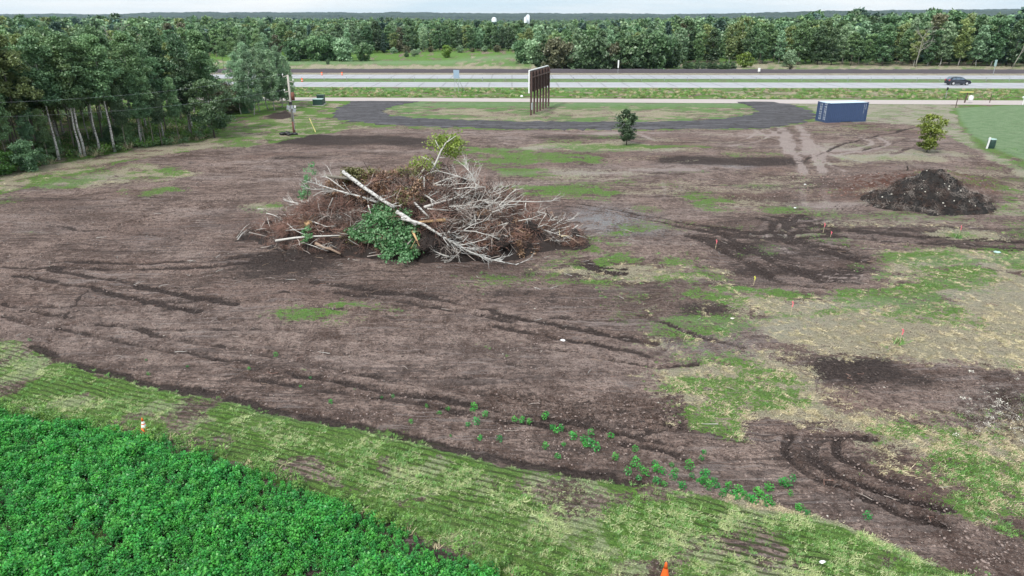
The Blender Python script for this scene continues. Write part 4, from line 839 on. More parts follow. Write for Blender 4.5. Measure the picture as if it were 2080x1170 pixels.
# undergrowth below the wood and rough grass
x, y = rg.uniform(-70, -28, 9000), rg.uniform(50, 108, 9000); sdv = poly_sd(np.stack([x, y], 1), woodp); k = (sdv > -.8) & (sdv < 14) & (rg.random(9000) < .8); x, y = x[k], y[k]
UG = [plant_mesh('weed', 60, .5, .9, .13, M['weed'], 320), plant_mesh('weed', 60, .5, .8, .13, M['aspen'], 321), tuft_mesh('tuft', 40, .4, .8, .02, M['straw'], 73, .5), plant_mesh('weed', 50, .45, .7, .12, M['rust'], 322)]
tag(scatter('undergrowth', np.stack([x, y, Hbase(x, y)], 1), rg.random(len(x)) * 6.28, .5 + .6 * rg.random(len(x)), rg.choice(4, len(x), p=[.4, .3, .2, .1]), UG), 'dark undergrowth and dead grass under the trees', 'undergrowth')
# rough verge plants between the frontage road and the highway, and meadow tufts
x = rg.uniform(-150, 150, 9000); y0_, y1_ = r1b(x), s1a(x); y = y0_ + 1 + (y1_ - y0_ - 4) * rg.random(9000); k = fbm(x / 3, y / 3, 3, 2) > .42; x, y = x[k], y[k]
VG = [plant_mesh('weed', 60, .6, .7, .16, M[m_], 330 + i) for i, m_ in enumerate(['weed', 'grass', 'dried_g', 'yellow_leaf'])] + [tuft_mesh('tuft', 40, .5, .8, .03, M['straw'], 74, .5)]
tag(scatter('verge_weeds', np.stack([x, y, x * 0], 1), rg.random(len(x)) * 6.28, .28 + .35 * rg.random(len(x)), rg.choice(5, len(x), p=[.25, .3, .2, .05, .2]), VG), 'knee high weeds in the strip between the two roads', 'weeds')
# clods, stones
def rock(name, mat, seed):
    rng = np.random.default_rng(seed); V = []; n = 6
    prof = [(.05, -.5), (.8, -.35), (1, .05), (.65, .5), (.05, .62)]
    for r_, z in prof:
        for k in range(n): a = 6.283 * k / n + rng.normal() * .15; q = r_ * (1 + rng.normal() * .18); V.append((math.cos(a) * q, math.sin(a) * q * .8, z * (.8 + rng.random() * .3)))
    ii = np.arange(5 * n).reshape(5, n); Fc = np.stack([ii[:-1], np.roll(ii, -1, 1)[:-1], np.roll(ii, -1, 1)[1:], ii[1:]], -1).reshape(-1, 4); return mesh_np(name, np.array(V), Fc, mats=[mat])
CL = [rock('clod', M['clod'], i) for i in range(3)] + [rock('clod', M['clod_dark'], 5 + i) for i in range(2)] + [rock('clod', M['clod_pale'], 8)]
x, y = cand(260000, 13, 72, pw=.8); MK = masks(x, y); cov = np.clip(MK[:, 0] + MK[:, 1], 0, 1); den = sstep(.3, .65, fbm(x / 2.5, y / 2.5, 19, 3)); k = (cov < .4) & (rg.random(len(x)) < .12 + .25 * den) & (y < 85) & (poly_sd(np.stack([x, y], 1), gpts(SITE)) > .2)
x, y, MK = x[k], y[k], MK[k]; print('clods', len(x)); u = rg.random(len(x)); ix = np.where(u < .985, np.where(rg.random(len(x)) < .25 + .7 * np.clip(MK[:, 2], 0, 1), rg.integers(3, 5, len(x)), rg.integers(0, 3, len(x))), 5)
sz = (.012 + .040 * rg.random(len(x)) ** 4) * (1 + np.clip(y - 25, 0, 40) * .025)
tag(scatter('soil_clods', np.stack([x, y, Hbase(x, y)], 1), rg.random(len(x)) * 6.28, sz, ix, CL), 'clods and small stones strewn over the bare soil', 'soil clods')
# splinters and sticks strewn around
def stick(name, mat, seed, l=.5, r=.012):
    rng = np.random.default_rng(seed); b = MB(); p = [(-l / 2, 0, .02), (-l * .1, rng.normal() * .04, .04), (l * .2, rng.normal() * .05, .03), (l / 2, rng.normal() * .06, .05)]; b.tube(p, [r, r * .9, r * .7, r * .3], 4); return b.mesh(name, mat)
STK = [stick('stick', M[m_], i) for i, m_ in enumerate(['twig_gray', 'logwood', 'deadwood', 'twig_red'])]
x, y = cand(9000, 15, 75, pw=.3); d1 = np.hypot((x - PILE_C[0]) / 16, (y - PILE_C[1]) / 8); k = (rg.random(9000) < np.clip(np.exp(-d1 * d1 * .7) * .8 + .03, 0, 1)) & (poly_sd(np.stack([x, y], 1), gpts(SITE)) > .3); x, y = x[k], y[k]
tag(scatter('stick_litter', np.stack([x, y, Hbase(x, y)], 1), rg.random(len(x)) * 6.28, .3 + .9 * rg.random(len(x)) ** 2, rg.choice(4, len(x), p=[.4, .25, .2, .15]), STK), 'broken sticks and splinters littering the soil round the brush pile', 'sticks')
# ------------------------------------------------------------------ brush pile
PA, PB = 11.6, 5.1
def Hp(x, y):
    x = np.asarray(x, float); y = np.asarray(y, float); u = (x - PILE_C[0]) / PA; v = (y - PILE_C[1]) / PB
    r2 = u * u + v * v + (fbm(x / 2.2, y / 2.2, 7, 3) - .5) * .75
    prof_ = np.interp(u, [-1, -.75, -.5, -.25, .25, .5, .75, 1], [.5, .42, .78, 1, 1, .80, .5, .45])
    return Hbase(x, y) - .15 + 3.25 * prof_ * np.clip(1 - r2, 0, 1) ** .75 * (.55 + .9 * fbm(x / 1.5, y / 1.5, 13, 3))
def PH(px, py, lift=0.0, D=None):
    ds = np.linspace(33, 50, 140); v = (py - 585) / F; t = ds / (CP - v * SP); xs_ = (px - 1040) / F * t; z = CAM_H - t * (SP + v * CP)
    h = Hp(xs_, ds); k = np.nonzero(z <= h)[0]
    if len(k) and D is None: i = k[0]; return np.array([xs_[i], ds[i], z[i] + lift])
    p = PD(px, py, D or 43.0); return p
pile = thing('brush_pile', 'large heap of uprooted trees, roots and brown branches in the middle of the clearing', 'brush pile', (0, 0, 0))
gxx, gyy = np.meshgrid(np.linspace(PILE_C[0] - 12.5, PILE_C[0] + 12.5, 190), np.linspace(PILE_C[1] - 6, PILE_C[1] + 6, 110)); V = np.stack([gxx.ravel(), gyy.ravel(), Hp(gxx.ravel(), gyy.ravel()) - .12 + (fbm(gxx.ravel() / .3, gyy.ravel() / .3, 3, 2) - .5) * .35 * (Hp(gxx.ravel(), gyy.ravel()) > .2)], 1)
ii = np.arange(190 * 110).reshape(110, 190); link('earth_core', mesh_np('earth_core', V, np.stack([ii[:-1, :-1], ii[:-1, 1:], ii[1:, 1:], ii[1:, :-1]], -1).reshape(-1, 4), mats=[M['core']]), pile)
def twig_clump(name, mat, seed, n=60, R0=.8, l=.9, r=.013):
    rng = np.random.default_rng(seed); b = MB(); g = rng.normal(size=3); g /= np.linalg.norm(g)
    for i in range(n):
        p = rng.normal(size=3); p *= R0 * rng.random() ** .5 / np.linalg.norm(p); p[2] *= .45; d = rng.normal(size=3) + g * .8; d[2] *= .6; d /= np.linalg.norm(d); ll = l * (.4 + .9 * rng.random()); pts = [p]
        for k in range(3): d = d + rng.normal(size=3) * .32; d /= np.linalg.norm(d); pts.append(pts[-1] + d * ll / 3)
        rr = r * (.5 + 1.3 * rng.random() ** 2); b.tube(pts, [rr, rr * .8, rr * .6, rr * .3], 3, False)
    return b.mesh(name, M[mat])
TW = [twig_clump('twigs', 'twig_red', 1), twig_clump('twigs', 'twig_red', 2, 50, .9, 1.2), twig_clump('twigs', 'twig_dark', 3, 60, .7, .8, .018), twig_clump('twigs', 'twig_dark', 4, 40, .8, 1.1, .03), twig_clump('twigs', 'twig_gray', 5, 50, .9, 1.1), twig_clump('twigs', 'twig_gray', 6, 26, 1.0, 1.5, .016), twig_clump('twigs', 'twig_red', 7, 90, .7, .6, .009)]
n_ = 2300; x = PILE_C[0] + rg.uniform(-1, 1, n_) * PA * 1.06; y = PILE_C[1] + rg.uniform(-1, 1, n_) * PB * 1.08; h = Hp(x, y); r2 = ((x - PILE_C[0]) / PA) ** 2 + ((y - PILE_C[1]) / PB) ** 2
k = (h > .12) & (r2 < 1.12) & (fbm(x / .9, y / .9, 55, 2) > .40); x, y, h = x[k], y[k], h[k]; u = (x - PILE_C[0]) / PA
wts = np.stack([.30 + 0 * u, .16 + 0 * u, .16 - .06 * u, .14 + 0 * u, .06 + .06 * (u > .1), .03 + .05 * (u > .1), .18 + 0 * u], 1); wts /= wts.sum(1)[:, None]; ix = (wts.cumsum(1) < rg.random(len(x))[:, None]).sum(1).clip(0, 6)
edge_s = np.clip(h / .9, .45, 1)
scatter('twig_tangle', np.stack([x, y, h + rg.uniform(-.1, .42, len(x)) * edge_s], 1), rg.random(len(x)) * 6.28, (.45 + .55 * rg.random(len(x))) * edge_s, ix, TW, pile, rg.normal(size=(len(x), 2)) * .35)
k = rg.random(len(x)) < .55; x2, y2, h2 = x[k] + rg.normal(size=k.sum()) * .3, y[k] + rg.normal(size=k.sum()) * .3, h[k]
STP = [stick('stick', M[m_], 20 + i, 1.5, .028) for i, m_ in enumerate(['twig_gray', 'deadwood', 'logwood', 'twig_dark', 'deadwood'])]
scatter('loose_sticks', np.stack([x2, y2, Hp(x2, y2) + rg.uniform(.05, .5, k.sum()) * np.clip(h2, .2, 1)], 1), rg.random(k.sum()) * 6.28, .35 + .9 * rg.random(k.sum()) ** 1.5, rg.integers(0, 5, k.sum()), STP, pile, rg.normal(size=(k.sum(), 2)) * .45)
rngt = np.random.default_rng(77); bt = MB()
for q in range(64):
    a_, c_ = (rngt.uniform(860, 1020), rngt.uniform(365, 440)) if q < 26 else (rngt.uniform(600, 760), rngt.uniform(380, 450)) if q < 40 else (rngt.uniform(880, 1140), rngt.uniform(430, 530)) if q < 56 else (rngt.uniform(530, 640), rngt.uniform(440, 500))
    p_ = PH(a_, c_, .25); d_ = np.array([rngt.choice([-1, 1, 1]) * rngt.uniform(.5, 1), rngt.normal() * .4, rngt.uniform(-.15, .35)]); dead_branches(bt, p_, d_, rngt.uniform(1.0, 2.4), rngt.uniform(.025, .06), 2, rngt, 4, .6)
o_ = bt.build('tangled_branches', M['deadwood'], pile, True); o_['kind'] = 'stuff'
def px_sample(n, x0, x1, y0, y1, lift, f=None, D=None):
    P = []; 
    while len(P) < n:
        a, b = rg.uniform(x0, x1), rg.uniform(y0, y1)
        if f and not f(a, b): continue
        P.append(PH(a, b, lift * rg.random(), D))
    return np.array(P)
def foliage(name, mat, cs, n, rad, size, seed, parent=None):
    rng = np.random.default_rng(seed); g = rng.normal(size=(len(cs), n, 3)); g /= np.linalg.norm(g, axis=2)[:, :, None]; g *= rng.random((len(cs), n, 1)) ** .5 * rad * np.array([1, 1, .7])
    P = (cs[:, None] + g).reshape(-1, 3); V, Fc = leaves_np(P, size * (.7 + .6 * 1), rng); tn = np.repeat(np.repeat(rng.random(len(cs)) * .7, n) + rng.random(len(P)) * .3, 4)
    return link(name, mesh_np(name, V, Fc, {'tint': ('FLOAT', tn)}, [M[mat]]), parent)
inm = lambda cx, cy, rx, ry: (lambda a, b: ((a - cx) / rx) ** 2 + ((b - cy) / ry) ** 2 < 1)
f_ = foliage('dried_foliage', 'dried', px_sample(150, 660, 880, 350, 415, .6, inm(770, 385, 110, 36)), 60, .34, .07, 1, pile); f_['kind'] = 'stuff'
f_ = foliage('dried_foliage', 'dried_g', np.concatenate([px_sample(60, 700, 860, 345, 372, .8), px_sample(30, 800, 860, 390, 420, .3), px_sample(10, 700, 730, 470, 495, .3)]), 60, .36, .07, 2, pile); f_['kind'] = 'stuff'
f_ = foliage('rusty_foliage', 'dried', np.concatenate([px_sample(50, 900, 1130, 430, 520, .2), px_sample(14, 615, 640, 440, 470, .2)]), 40, .3, .06, 3, pile); f_['kind'] = 'stuff'
def pix_tree(name, label, cat, paths, mat, leafpx=None, lm='pile_leaf', D=43, n=70, rad=.4, size=.07, group=None, seed=1):
    """small tree lying or standing on the pile: trunk paths (photo points) > trunk, leaves"""
    b = MB(); base = PH(*paths[0][0][:2]) if D is None else PD(*paths[0][0][:2], D)
    o = thing(name, label, cat, base, 0, group)
    for path in paths:
        pts = [(PH(q[0], q[1], .1) if D is None else PD(q[0], q[1], D)) - base for q in path]; b.tube(pts, [q[2] for q in path], 6)
    b.build('trunk', M[mat], o, True)
    if leafpx is not None:
        cs = np.array([(PH(a, c, .62) if D is None else PD(a, c, D + rg.uniform(.1, 1.2))) - base for a, c in leafpx]); foliage('leaves', lm, cs, n, rad, size, seed, o)
    return o
def jit(l, k, s): return [(a + rg.normal() * s, b + rg.normal() * s * .7) for a, b in l for _ in range(k)]
pix_tree('sapling', 'pale trunked sapling with yellow green leaves standing up from the top of the brush pile', 'sapling', [[(868, 378, .10), (876, 350, .085), (888, 325, .07), (896, 306, .06), (906, 290, .045), (926, 276, .02)], [(896, 306, .04), (888, 293, .03), (884, 284, .015)], [(884, 335, .035), (870, 324, .02), (856, 318, .01)], [(890, 320, .03), (905, 320, .012)], [(910, 286, .03), (916, 276, .01)]], 'deadwood',
         jit([(893, 282), (905, 280), (918, 279), (928, 284), (934, 292), (882, 290), (915, 300), (922, 308), (930, 312), (905, 312), (862, 324), (850, 332), (858, 340), (872, 342), (845, 338), (898, 290), (912, 290), (900, 300), (880, 335)], 3, 5), 'yellow_leaf', 43.6, 34, .50, .085, seed=9)
pix_tree('leafy_sapling', 'thin green leaved sapling standing at the left back corner of the brush pile', 'sapling', [[(624, 404, .04), (626, 380, .03), (628, 350, .015)], [(625, 385, .02), (616, 370, .01)]], 'gray_bark', jit([(630, 340), (634, 350), (626, 358), (622, 368), (618, 380), (612, 392), (625, 392), (610, 402)], 2, 5), 'pile_leaf', 43.5, 45, .28, .06, seed=10)
pix_tree('leafy_branch', 'big bough of fresh green leaves hanging down the front of the brush pile', 'branch', [[(820, 440, .07), (795, 470, .05), (790, 510, .03), (800, 535, .015)], [(800, 465, .04), (770, 485, .03), (735, 497, .015)], [(795, 480, .03), (820, 500, .02), (835, 520, .01)]], 'gray_bark',
         [q for q in [(rg.uniform(700, 860), rg.uniform(425, 550)) for _ in range(2600)] if min(((q[0] - a_) / b_) ** 2 + ((q[1] - c_) / d_) ** 2 for a_, c_, b_, d_ in ((805, 505, 40, 40), (790, 458, 34, 22), (745, 492, 36, 15), (830, 530, 22, 18), (770, 475, 30, 16))) < .25 + 1.3 * rg.random() ** 1.6][:300], 'pile_leaf', None, 34, .34, .085, seed=11)
pix_tree('leafy_branch', 'little tuft of green leaves at the lower left foot of the brush pile', 'branch', [[(625, 512, .02), (626, 498, .015), (630, 485, .01)]], 'gray_bark', jit([(624, 485), (622, 495), (628, 502), (620, 508)], 2, 3), 'pile_leaf', None, 40, .2, .055, seed=12)
def fallen(px, name, label, cat, r, mat, seed, sub=0, n=5, lift=.12, group=None, D=None, r1=.35, sublen=.7, dep=1):
    """log or branch lying along photo points on the pile, with side twigs"""
    rng = np.random.default_rng(seed); P = np.array([PH(a, c, 0, D) for a, c in px])
    if D is None and len(P) > 1:
        kk = np.arange(len(P)); fit = np.polyval(np.polyfit(kk, P[:, 1], 1), kk); fit -= max(0, (fit - P[:, 1]).max()) * .6 + lift + .15; P = np.array([PD(a, c, d_) for (a, c), d_ in zip(px, fit)])
    base = P[0].copy(); P = P - base
    if len(P) == 2:
        m_ = (P[0] + P[1]) / 2 + np.array([0, 0, .04 * np.linalg.norm(P[1])]); P = np.array([P[0], m_, P[1]])
    b = MB(); k = len(P); b.tube(P, [r * (1 - (1 - r1) * i / (k - 1)) for i in range(k)], 8)
    o = link(name, None) if 0 else thing(name, label, cat, base, 0, group)
    b.build('stem', M[mat], o, True)
    if sub:
        b = MB(); seg = np.diff(P, axis=0)
        for j in range(sub):
            t = (.3 + .7 * rng.random()) * (k - 1) - 1e-3; i = int(t); q = P[i] + seg[i] * (t - i); d = seg[i] / np.linalg.norm(seg[i]); s_ = rng.normal(size=3) * [1, .7, .8]; s_ -= s_ @ d * d; s_ /= np.linalg.norm(s_); s_[2] = abs(s_[2]) * .7
            dead_branches(b, q, d * .9 + s_ * .9, sublen * (.5 + .8 * rng.random()), max(.012, r * .32), dep, rng, n, .6)
        b.build('twigs', M[mat], o, True)
    return o
g1, g2 = 'birch logs on the brush pile', 'bleached branches on the brush pile'
fallen([(697, 349), (735, 378), (770, 402), (800, 421)], 'birch_log', 'thick white birch log slanting across the upper left of the brush pile', 'log', .12, 'birch', 1, 9, 3, .85, g1, r1=.8)
fallen([(806, 430), (826, 442), (846, 457)], 'birch_log', 'short black marked birch log in line below the thick upper one', 'log', .12, 'birch', 2, 0, 0, .55, g1, r1=.9)
fallen([(815, 443), (860, 456), (905, 484), (955, 512), (1000, 528), (1050, 538)], 'birch_log', 'longest white birch trunk running down the front of the pile to the right', 'log', .105, 'birch', 3, 22, 4, .3, g1, r1=.22, sublen=1.1)
fallen([(772, 413), (735, 400), (700, 391), (662, 380), (640, 373)], 'fallen_branch', 'forked pale branch reaching left below the thick birch log', 'branch', .085, 'birch', 4, 14, 3, .35, g2, r1=.2, sublen=.8)
fallen([(712, 394), (690, 378), (668, 362), (655, 358)], 'fallen_branch', 'thin pale branch reaching up at the left shoulder of the pile', 'branch', .05, 'deadwood', 5, 6, 3, .5, g2, r1=.3)
fallen([(680, 370), (672, 352), (665, 338)], 'fallen_branch', 'upright pale twig sticking out at the left top of the pile', 'branch', .035, 'deadwood', 6, 2, 2, .5, g2, r1=.3, D=42.5)
fallen([(660, 357), (700, 362), (725, 366)], 'birch_log', 'gray birch log lying level behind the thick slanting one', 'log', .11, 'gray_bark', 7, 0, 0, .3, g1, r1=.8)
fallen([(678, 437), (650, 431), (625, 420), (600, 412), (575, 405)], 'fallen_branch', 'pale curved branch low on the left of the pile', 'branch', .07, 'deadwood', 8, 12, 3, .25, g2, r1=.25)
fallen([(605, 443), (635, 450), (665, 461)], 'fallen_branch', 'straight pale stick above the orange root clump', 'branch', .06, 'deadwood', 9, 6, 2, .25, g2, r1=.5)
fallen([(690, 443), (720, 449), (742, 452)], 'birch_log', 'white mottled log beside the top of the fresh green bough', 'log', .10, 'birch', 10, 3, 2, .25, g1, r1=.8)
fallen([(560, 489), (600, 483), (640, 480), (700, 478)], 'birch_log', 'long pale stick on the ground at the left foot of the pile', 'log', .075, 'deadwood', 11, 0, 0, .2, g1, r1=.5)
fallen([(641, 494), (658, 503), (672, 506), (692, 516)], 'broken_log', 'peeled brown broken log at the front left foot of the pile', 'log', .10, 'logwood', 12, 1, 1, .15, None, r1=.6)
fallen([(524, 425), (545, 427), (568, 428)], 'birch_log', 'weathered log at the far left edge of the brush pile', 'log', .07, 'deadwood', 13, 3, 2, .15, g1, r1=.7)
fallen([(748, 417), (755, 440)], 'fallen_branch', 'short upright split stick above the fresh green bough', 'branch', .045, 'deadwood', 14, 1, 1, .4, g2)
fallen([(720, 424), (711, 433)], 'broken_log', 'tiny white billet in the middle left of the pile', 'log', .07, 'chip', 15, 0, 0, .3)
fallen([(842, 412), (856, 426), (872, 442)], 'birch_log', 'short straight white log in the middle of the pile', 'log', .07, 'birch', 16, 0, 0, .4, g1, r1=.9)
fallen([(905, 447), (875, 449), (842, 453)], 'split_board', 'bright orange split timber lying level in the centre of the pile', 'timber', .10, 'wood', 17, 0, 0, .45, r1=.7)
fallen([(838, 470), (845, 484), (852, 500)], 'split_board', 'bright splintered wood standing right of the green bough', 'timber', .08, 'wood', 18, 2, 1, .35, r1=.4, sublen=.5)
fallen([(790, 388), (800, 392)], 'split_board', 'small fresh wood splinter on top of the pile', 'timber', .06, 'wood', 19, 3, 1, .4, sublen=.5)
fallen([(1134, 456), (1137, 478)], 'split_board', 'upright broken plank at the right end of the pile', 'timber', .06, 'lath', 20, 0, 0, .6); fallen([(1140, 480), (1155, 479)], 'split_board', 'flat broken plank at the right end of the pile', 'timber', .05, 'lath', 21, 0, 0, .5)
fallen([(1150, 478), (1175, 494)], 'fallen_branch', 'sloping brown stick at the far right foot of the pile', 'branch', .05, 'logwood', 22, 2, 1, .2, g2)
GR = [([(862, 421), (900, 409), (945, 400), (990, 393)], .09, 'bleached branch fanning right across the upper pile, thickest of its tangle'), ([(868, 424), (920, 428), (965, 420)], .05, 'bleached branch low in the white tangle on the right'), ([(882, 400), (920, 375), (965, 362)], .06, 'bleached branch along the top edge of the white tangle'), ([(965, 400), (967, 375), (955, 350), (940, 335)], .05, 'bleached branch standing up at the back of the white tangle'),
      ([(890, 385), (900, 400), (905, 418)], .05, 'bleached branch crossing the left side of the white tangle'), ([(905, 376), (925, 390), (940, 402)], .04, 'bleached branch crossing the middle of the white tangle'), ([(1005, 412), (1050, 409), (1090, 410), (1130, 407)], .045, 'long thin bleached branch pointing out over the right of the pile'), ([(990, 402), (1000, 392), (1008, 378)], .04, 'hooked bleached twig at the right of the white tangle'),
      ([(900, 415), (950, 418), (1000, 424), (1040, 436)], .045, 'bleached branch trailing right below the white tangle'), ([(920, 455), (960, 440), (1000, 425)], .03, 'thin gray branch crossing the reddish twigs'), ([(925, 468), (965, 470), (1000, 480), (1030, 495)], .035, 'gray branch among the reddish twigs on the right slope'), ([(910, 470), (925, 480), (960, 492)], .05, 'short gray branch beside the longest birch trunk'),
      ([(1068, 412), (1066, 430), (1062, 445)], .035, 'gray twig hanging down from the long thin branch'), ([(880, 405), (875, 395), (868, 385)], .06, 'pale stub at the foot of the standing sapling'), ([(1090, 455), (1110, 470), (1135, 490)], .04, 'gray brown branch on the right shoulder of the pile'), ([(940, 505), (925, 520), (915, 530)], .03, 'pale twig at the front foot right of the roots')]
for i, (p_, r_, lb) in enumerate(GR): fallen(p_, 'fallen_branch', lb, 'branch', r_, 'deadwood', 40 + i, 13 if i < 4 else 8, 3, .4 if i < 9 else .25, g2, r1=.25, sublen=1.1 if i < 4 else .7)
def rootwad(px, py, rad, lb, seed, mat='twig_dark', blob='core'):
    p = PH(px, py, .2); o = thing('root_clump', lb, 'roots', p); rng = np.random.default_rng(seed); V = []; n = 14; m_ = 9
    for i in range(m_ + 1):
        for k in range(n):
            a, e = 6.283 * k / n, math.pi * i / m_; q = rad * .6 * (.7 + .6 * rng.random()); V.append((math.cos(a) * math.sin(e) * q, math.sin(a) * math.sin(e) * q, math.cos(e) * q * .8))
    ii = np.arange((m_ + 1) * n).reshape(m_ + 1, n); Fc = np.stack([ii[:-1], np.roll(ii, -1, 1)[:-1], np.roll(ii, -1, 1)[1:], ii[1:]], -1).reshape(-1, 4); link('soil_ball', mesh_np('soil_ball', np.array(V), Fc, mats=[M[blob]]), o)
    b = MB()
    for j in range(26): d = rng.normal(size=3); d[2] = abs(d[2]) * .6; dead_branches(b, (0, 0, 0), d, rad * (.9 + .7 * rng.random()), .03, 1, rng, 2, .6)
    b.build('roots', M[mat], o)
rootwad(870, 505, .9, 'dark root clump at the front of the pile right of the green bough', 1); rootwad(1075, 470, .8, 'black root clump on the right slope of the pile', 2); rootwad(1165, 482, .6, 'small dark root clump at the right end of the pile', 3, 'twig_red'); rootwad(548, 462, .5, 'brown tangled roots at the left end of the pile', 4, 'twig_red'); rootwad(628, 462, .45, 'orange brown root ball low on the left of the pile', 5, 'logwood', 'wood'); rootwad(1020, 500, .8, 'reddish root tangle low on the right slope', 6, 'twig_red')

# ------------------------------------------------------------------ dark compost heap
mc = G(1885, 413)[:2]; A2, B2, H2 = 4.6, 3.6, 2.75
def Hm(x, y):
    u, v = (x - mc[0]) / A2, (y - mc[1]) / B2; r = np.sqrt(u * u + v * v) * (1 + (fbm(x / 1.3, y / 1.3, 3, 3) - .5) * .4) + np.where(u < 0, -.02 * 0, 0)
    return Hbase(x, y) - .1 + H2 * np.clip(1 - r, 0, 1) ** .95 * (1 + (fbm(x / .5, y / .5, 8, 3) - .5) * .35) + (fbm(x / .2, y / .2, 18, 2) - .5) * .12 * (r < 1)
heap = thing('compost_heap', 'black conical heap of dark soil flecked with pale chips on the right', 'soil heap')
gxx, gyy = np.meshgrid(np.linspace(mc[0] - 5.4, mc[0] + 5.4, 150), np.linspace(mc[1] - 4.3, mc[1] + 4.3, 120)); V = np.stack([gxx.ravel(), gyy.ravel(), Hm(gxx.ravel(), gyy.ravel())], 1); r_ = np.hypot((V[:, 0] - mc[0]) / A2, (V[:, 1] - mc[1]) / B2); V[r_ > 1.12, 2] -= .3
ii = np.arange(150 * 120).reshape(120, 150); link('soil_cone', mesh_np('soil_cone', V, np.stack([ii[:-1, :-1], ii[:-1, 1:], ii[1:, 1:], ii[1:, :-1]], -1).reshape(-1, 4), mats=[M['mound']]), heap)
n_ = 2600; a = rg.random(n_) * 6.28; q = np.sqrt(rg.random(n_)) * 1.05; x, y = mc[0] + np.cos(a) * q * A2, mc[1] + np.sin(a) * q * B2; u = rg.random(n_)
sz = np.where(u < .95, .03 + .05 * rg.random(n_) ** 2, .03 + .05 * rg.random(n_)); CM = [rock('clod', M['mound'], 31), rock('clod', M['core'], 32), rock('clod', M['chip'], 33), rock('clod', M['clod_dark'], 34)]
scatter('loose_clods', np.stack([x, y, Hm(x, y)], 1), rg.random(n_) * 6.28, sz, np.where(u < .6, 0, np.where(u < .9, 1, np.where(u < .965, 3, 2))), CM, heap)
k = rg.random(n_) < .14; scatter('buried_roots', np.stack([x[k], y[k], Hm(x[k], y[k])], 1), rg.random(k.sum()) * 6.28, .22 + .2 * rg.random(k.sum()), rg.choice(3, k.sum()), [TW[2], TW[3], TW[4]], heap, rg.normal(size=(k.sum(), 2)) * .3)
# straw flecked rubble on the red berm
x = rg.uniform(mc[0] - 8, mc[0] + 9, 700); y = rg.uniform(mc[1] + 2, mc[1] + 12, 700)
tag(scatter('rubble', np.stack([x, y, Hbase(x, y)], 1), rg.random(700) * 6.28, .03 + .09 * rg.random(700) ** 2, rg.integers(0, 5, 700), [CL[0], CL[3], CL[4], rock('clod', M['twig_red'], 40), CL[1]]), 'clods and rubble on the red earth berm behind the black heap', 'rubble')
fallen_p = GG(1841, 352); b = MB(); b.tube([(0, 0, -.1), (.05, 0, .35), (-.08, 0, .6)], [.09, .08, .05], 6); o = b.build('stump_stub', M['dark_bark']); o.location = tuple(fallen_p); tag(o, 'dark curved root stub poking up behind the black heap', 'root')

# ------------------------------------------------------------------ single trees of the clearing
T1 = Kind('young_tree', 'tree', 3.7, .55, 1.35, 62, 60, .13, 'oak', 'dark_bark', 403, 'oval', .36, .05, 20)
p = GG(1272, 294); T1.put(p[0], p[1], 3.7, 'small dark green tree standing alone left of the container', rz=1.0)
T2 = Kind('bush', 'bush', 3.4, .35, 1.6, 80, 60, .12, 'yellow_leaf', 'dark_bark', 401, 'spread', .36, .045, 20, lean=.12)
T2.cm.materials[0] = leafmat('olive_yellow_leaves', (.09, .13, .025), (.25, .29, .05), (.10, .13, .03)); p = GG(1882, 311); T2.put(p[0], p[1], 3.6, 'yellow green bush standing alone above the black heap', rz=.2)
# volunteer crop plants on the bare soil
vp = [(960, 832), (985, 842), (968, 858), (963, 830), (1045, 853), (1060, 855), (1075, 858), (1105, 850), (1110, 842), (1122, 871), (1140, 872), (1130, 880), (1160, 880), (1186, 897), (1200, 905), (1210, 915), (1190, 905), (975, 893), (1015, 896), (1108, 910), (1145, 903), (1132, 931), (1165, 890), (1200, 885), (1240, 888), (910, 828), (835, 858), (866, 825), (892, 838), (915, 887), (720, 792), (798, 805), (775, 805), (610, 785), (672, 820), (1290, 915), (1292, 935), (1285, 945), (1300, 952), (1310, 965), (1298, 972), (1330, 942), (1332, 955), (1345, 960), (1365, 942), (1372, 955), (1368, 970), (1400, 950), (1335, 980), (1430, 918), (1425, 932), (1405, 968), (1420, 975), (1432, 962), (1428, 980), (1440, 990), (1455, 985), (1450, 975), (1475, 995), (1468, 1003), (1490, 1000), (1498, 1010), (1510, 1003), (1520, 1012), (1500, 990), (1530, 1015), (1545, 1005), (1560, 1018), (1538, 995), (1562, 990), (1590, 980), (1610, 970), (1570, 1020), (1555, 1022), (1480, 985), (1605, 1000), (1625, 1030), (1640, 1040), (1762, 1052), (1600, 985), (1350, 985), (1385, 990), (60, 690), (300, 755), (505, 748), (380, 740), (296, 727), (560, 720), (630, 765), (950, 862), (1250, 930), (1275, 960)]
LATE3 = []
for i, (a, c) in enumerate(vp):
    p = GG(a, c); s_ = (.62 + .5 * rg.random()) * (1 if a > 940 else .65); o = link('crop_plant', CRP[i % 4]); o.location = (p[0], p[1], p[2] - .05); o.scale = (s_ * 1.15, s_ * 1.15, s_ * .85); o.rotation_euler = (0, 0, rg.random() * 6)
    zone = 'in the dense row by the grass edge' if a > 1280 else 'loosely spaced left of the dense row' if a > 940 else 'far apart on open soil'
    tag(o, 'x', 'plant', 'crop plants sprouting on the bare soil'); LATE3.append((o, a, zone, 'leafy green plant'))
order_labels(LATE3, lambda n_, z_, l_: f'{l_}, {n_} from left {z_}')

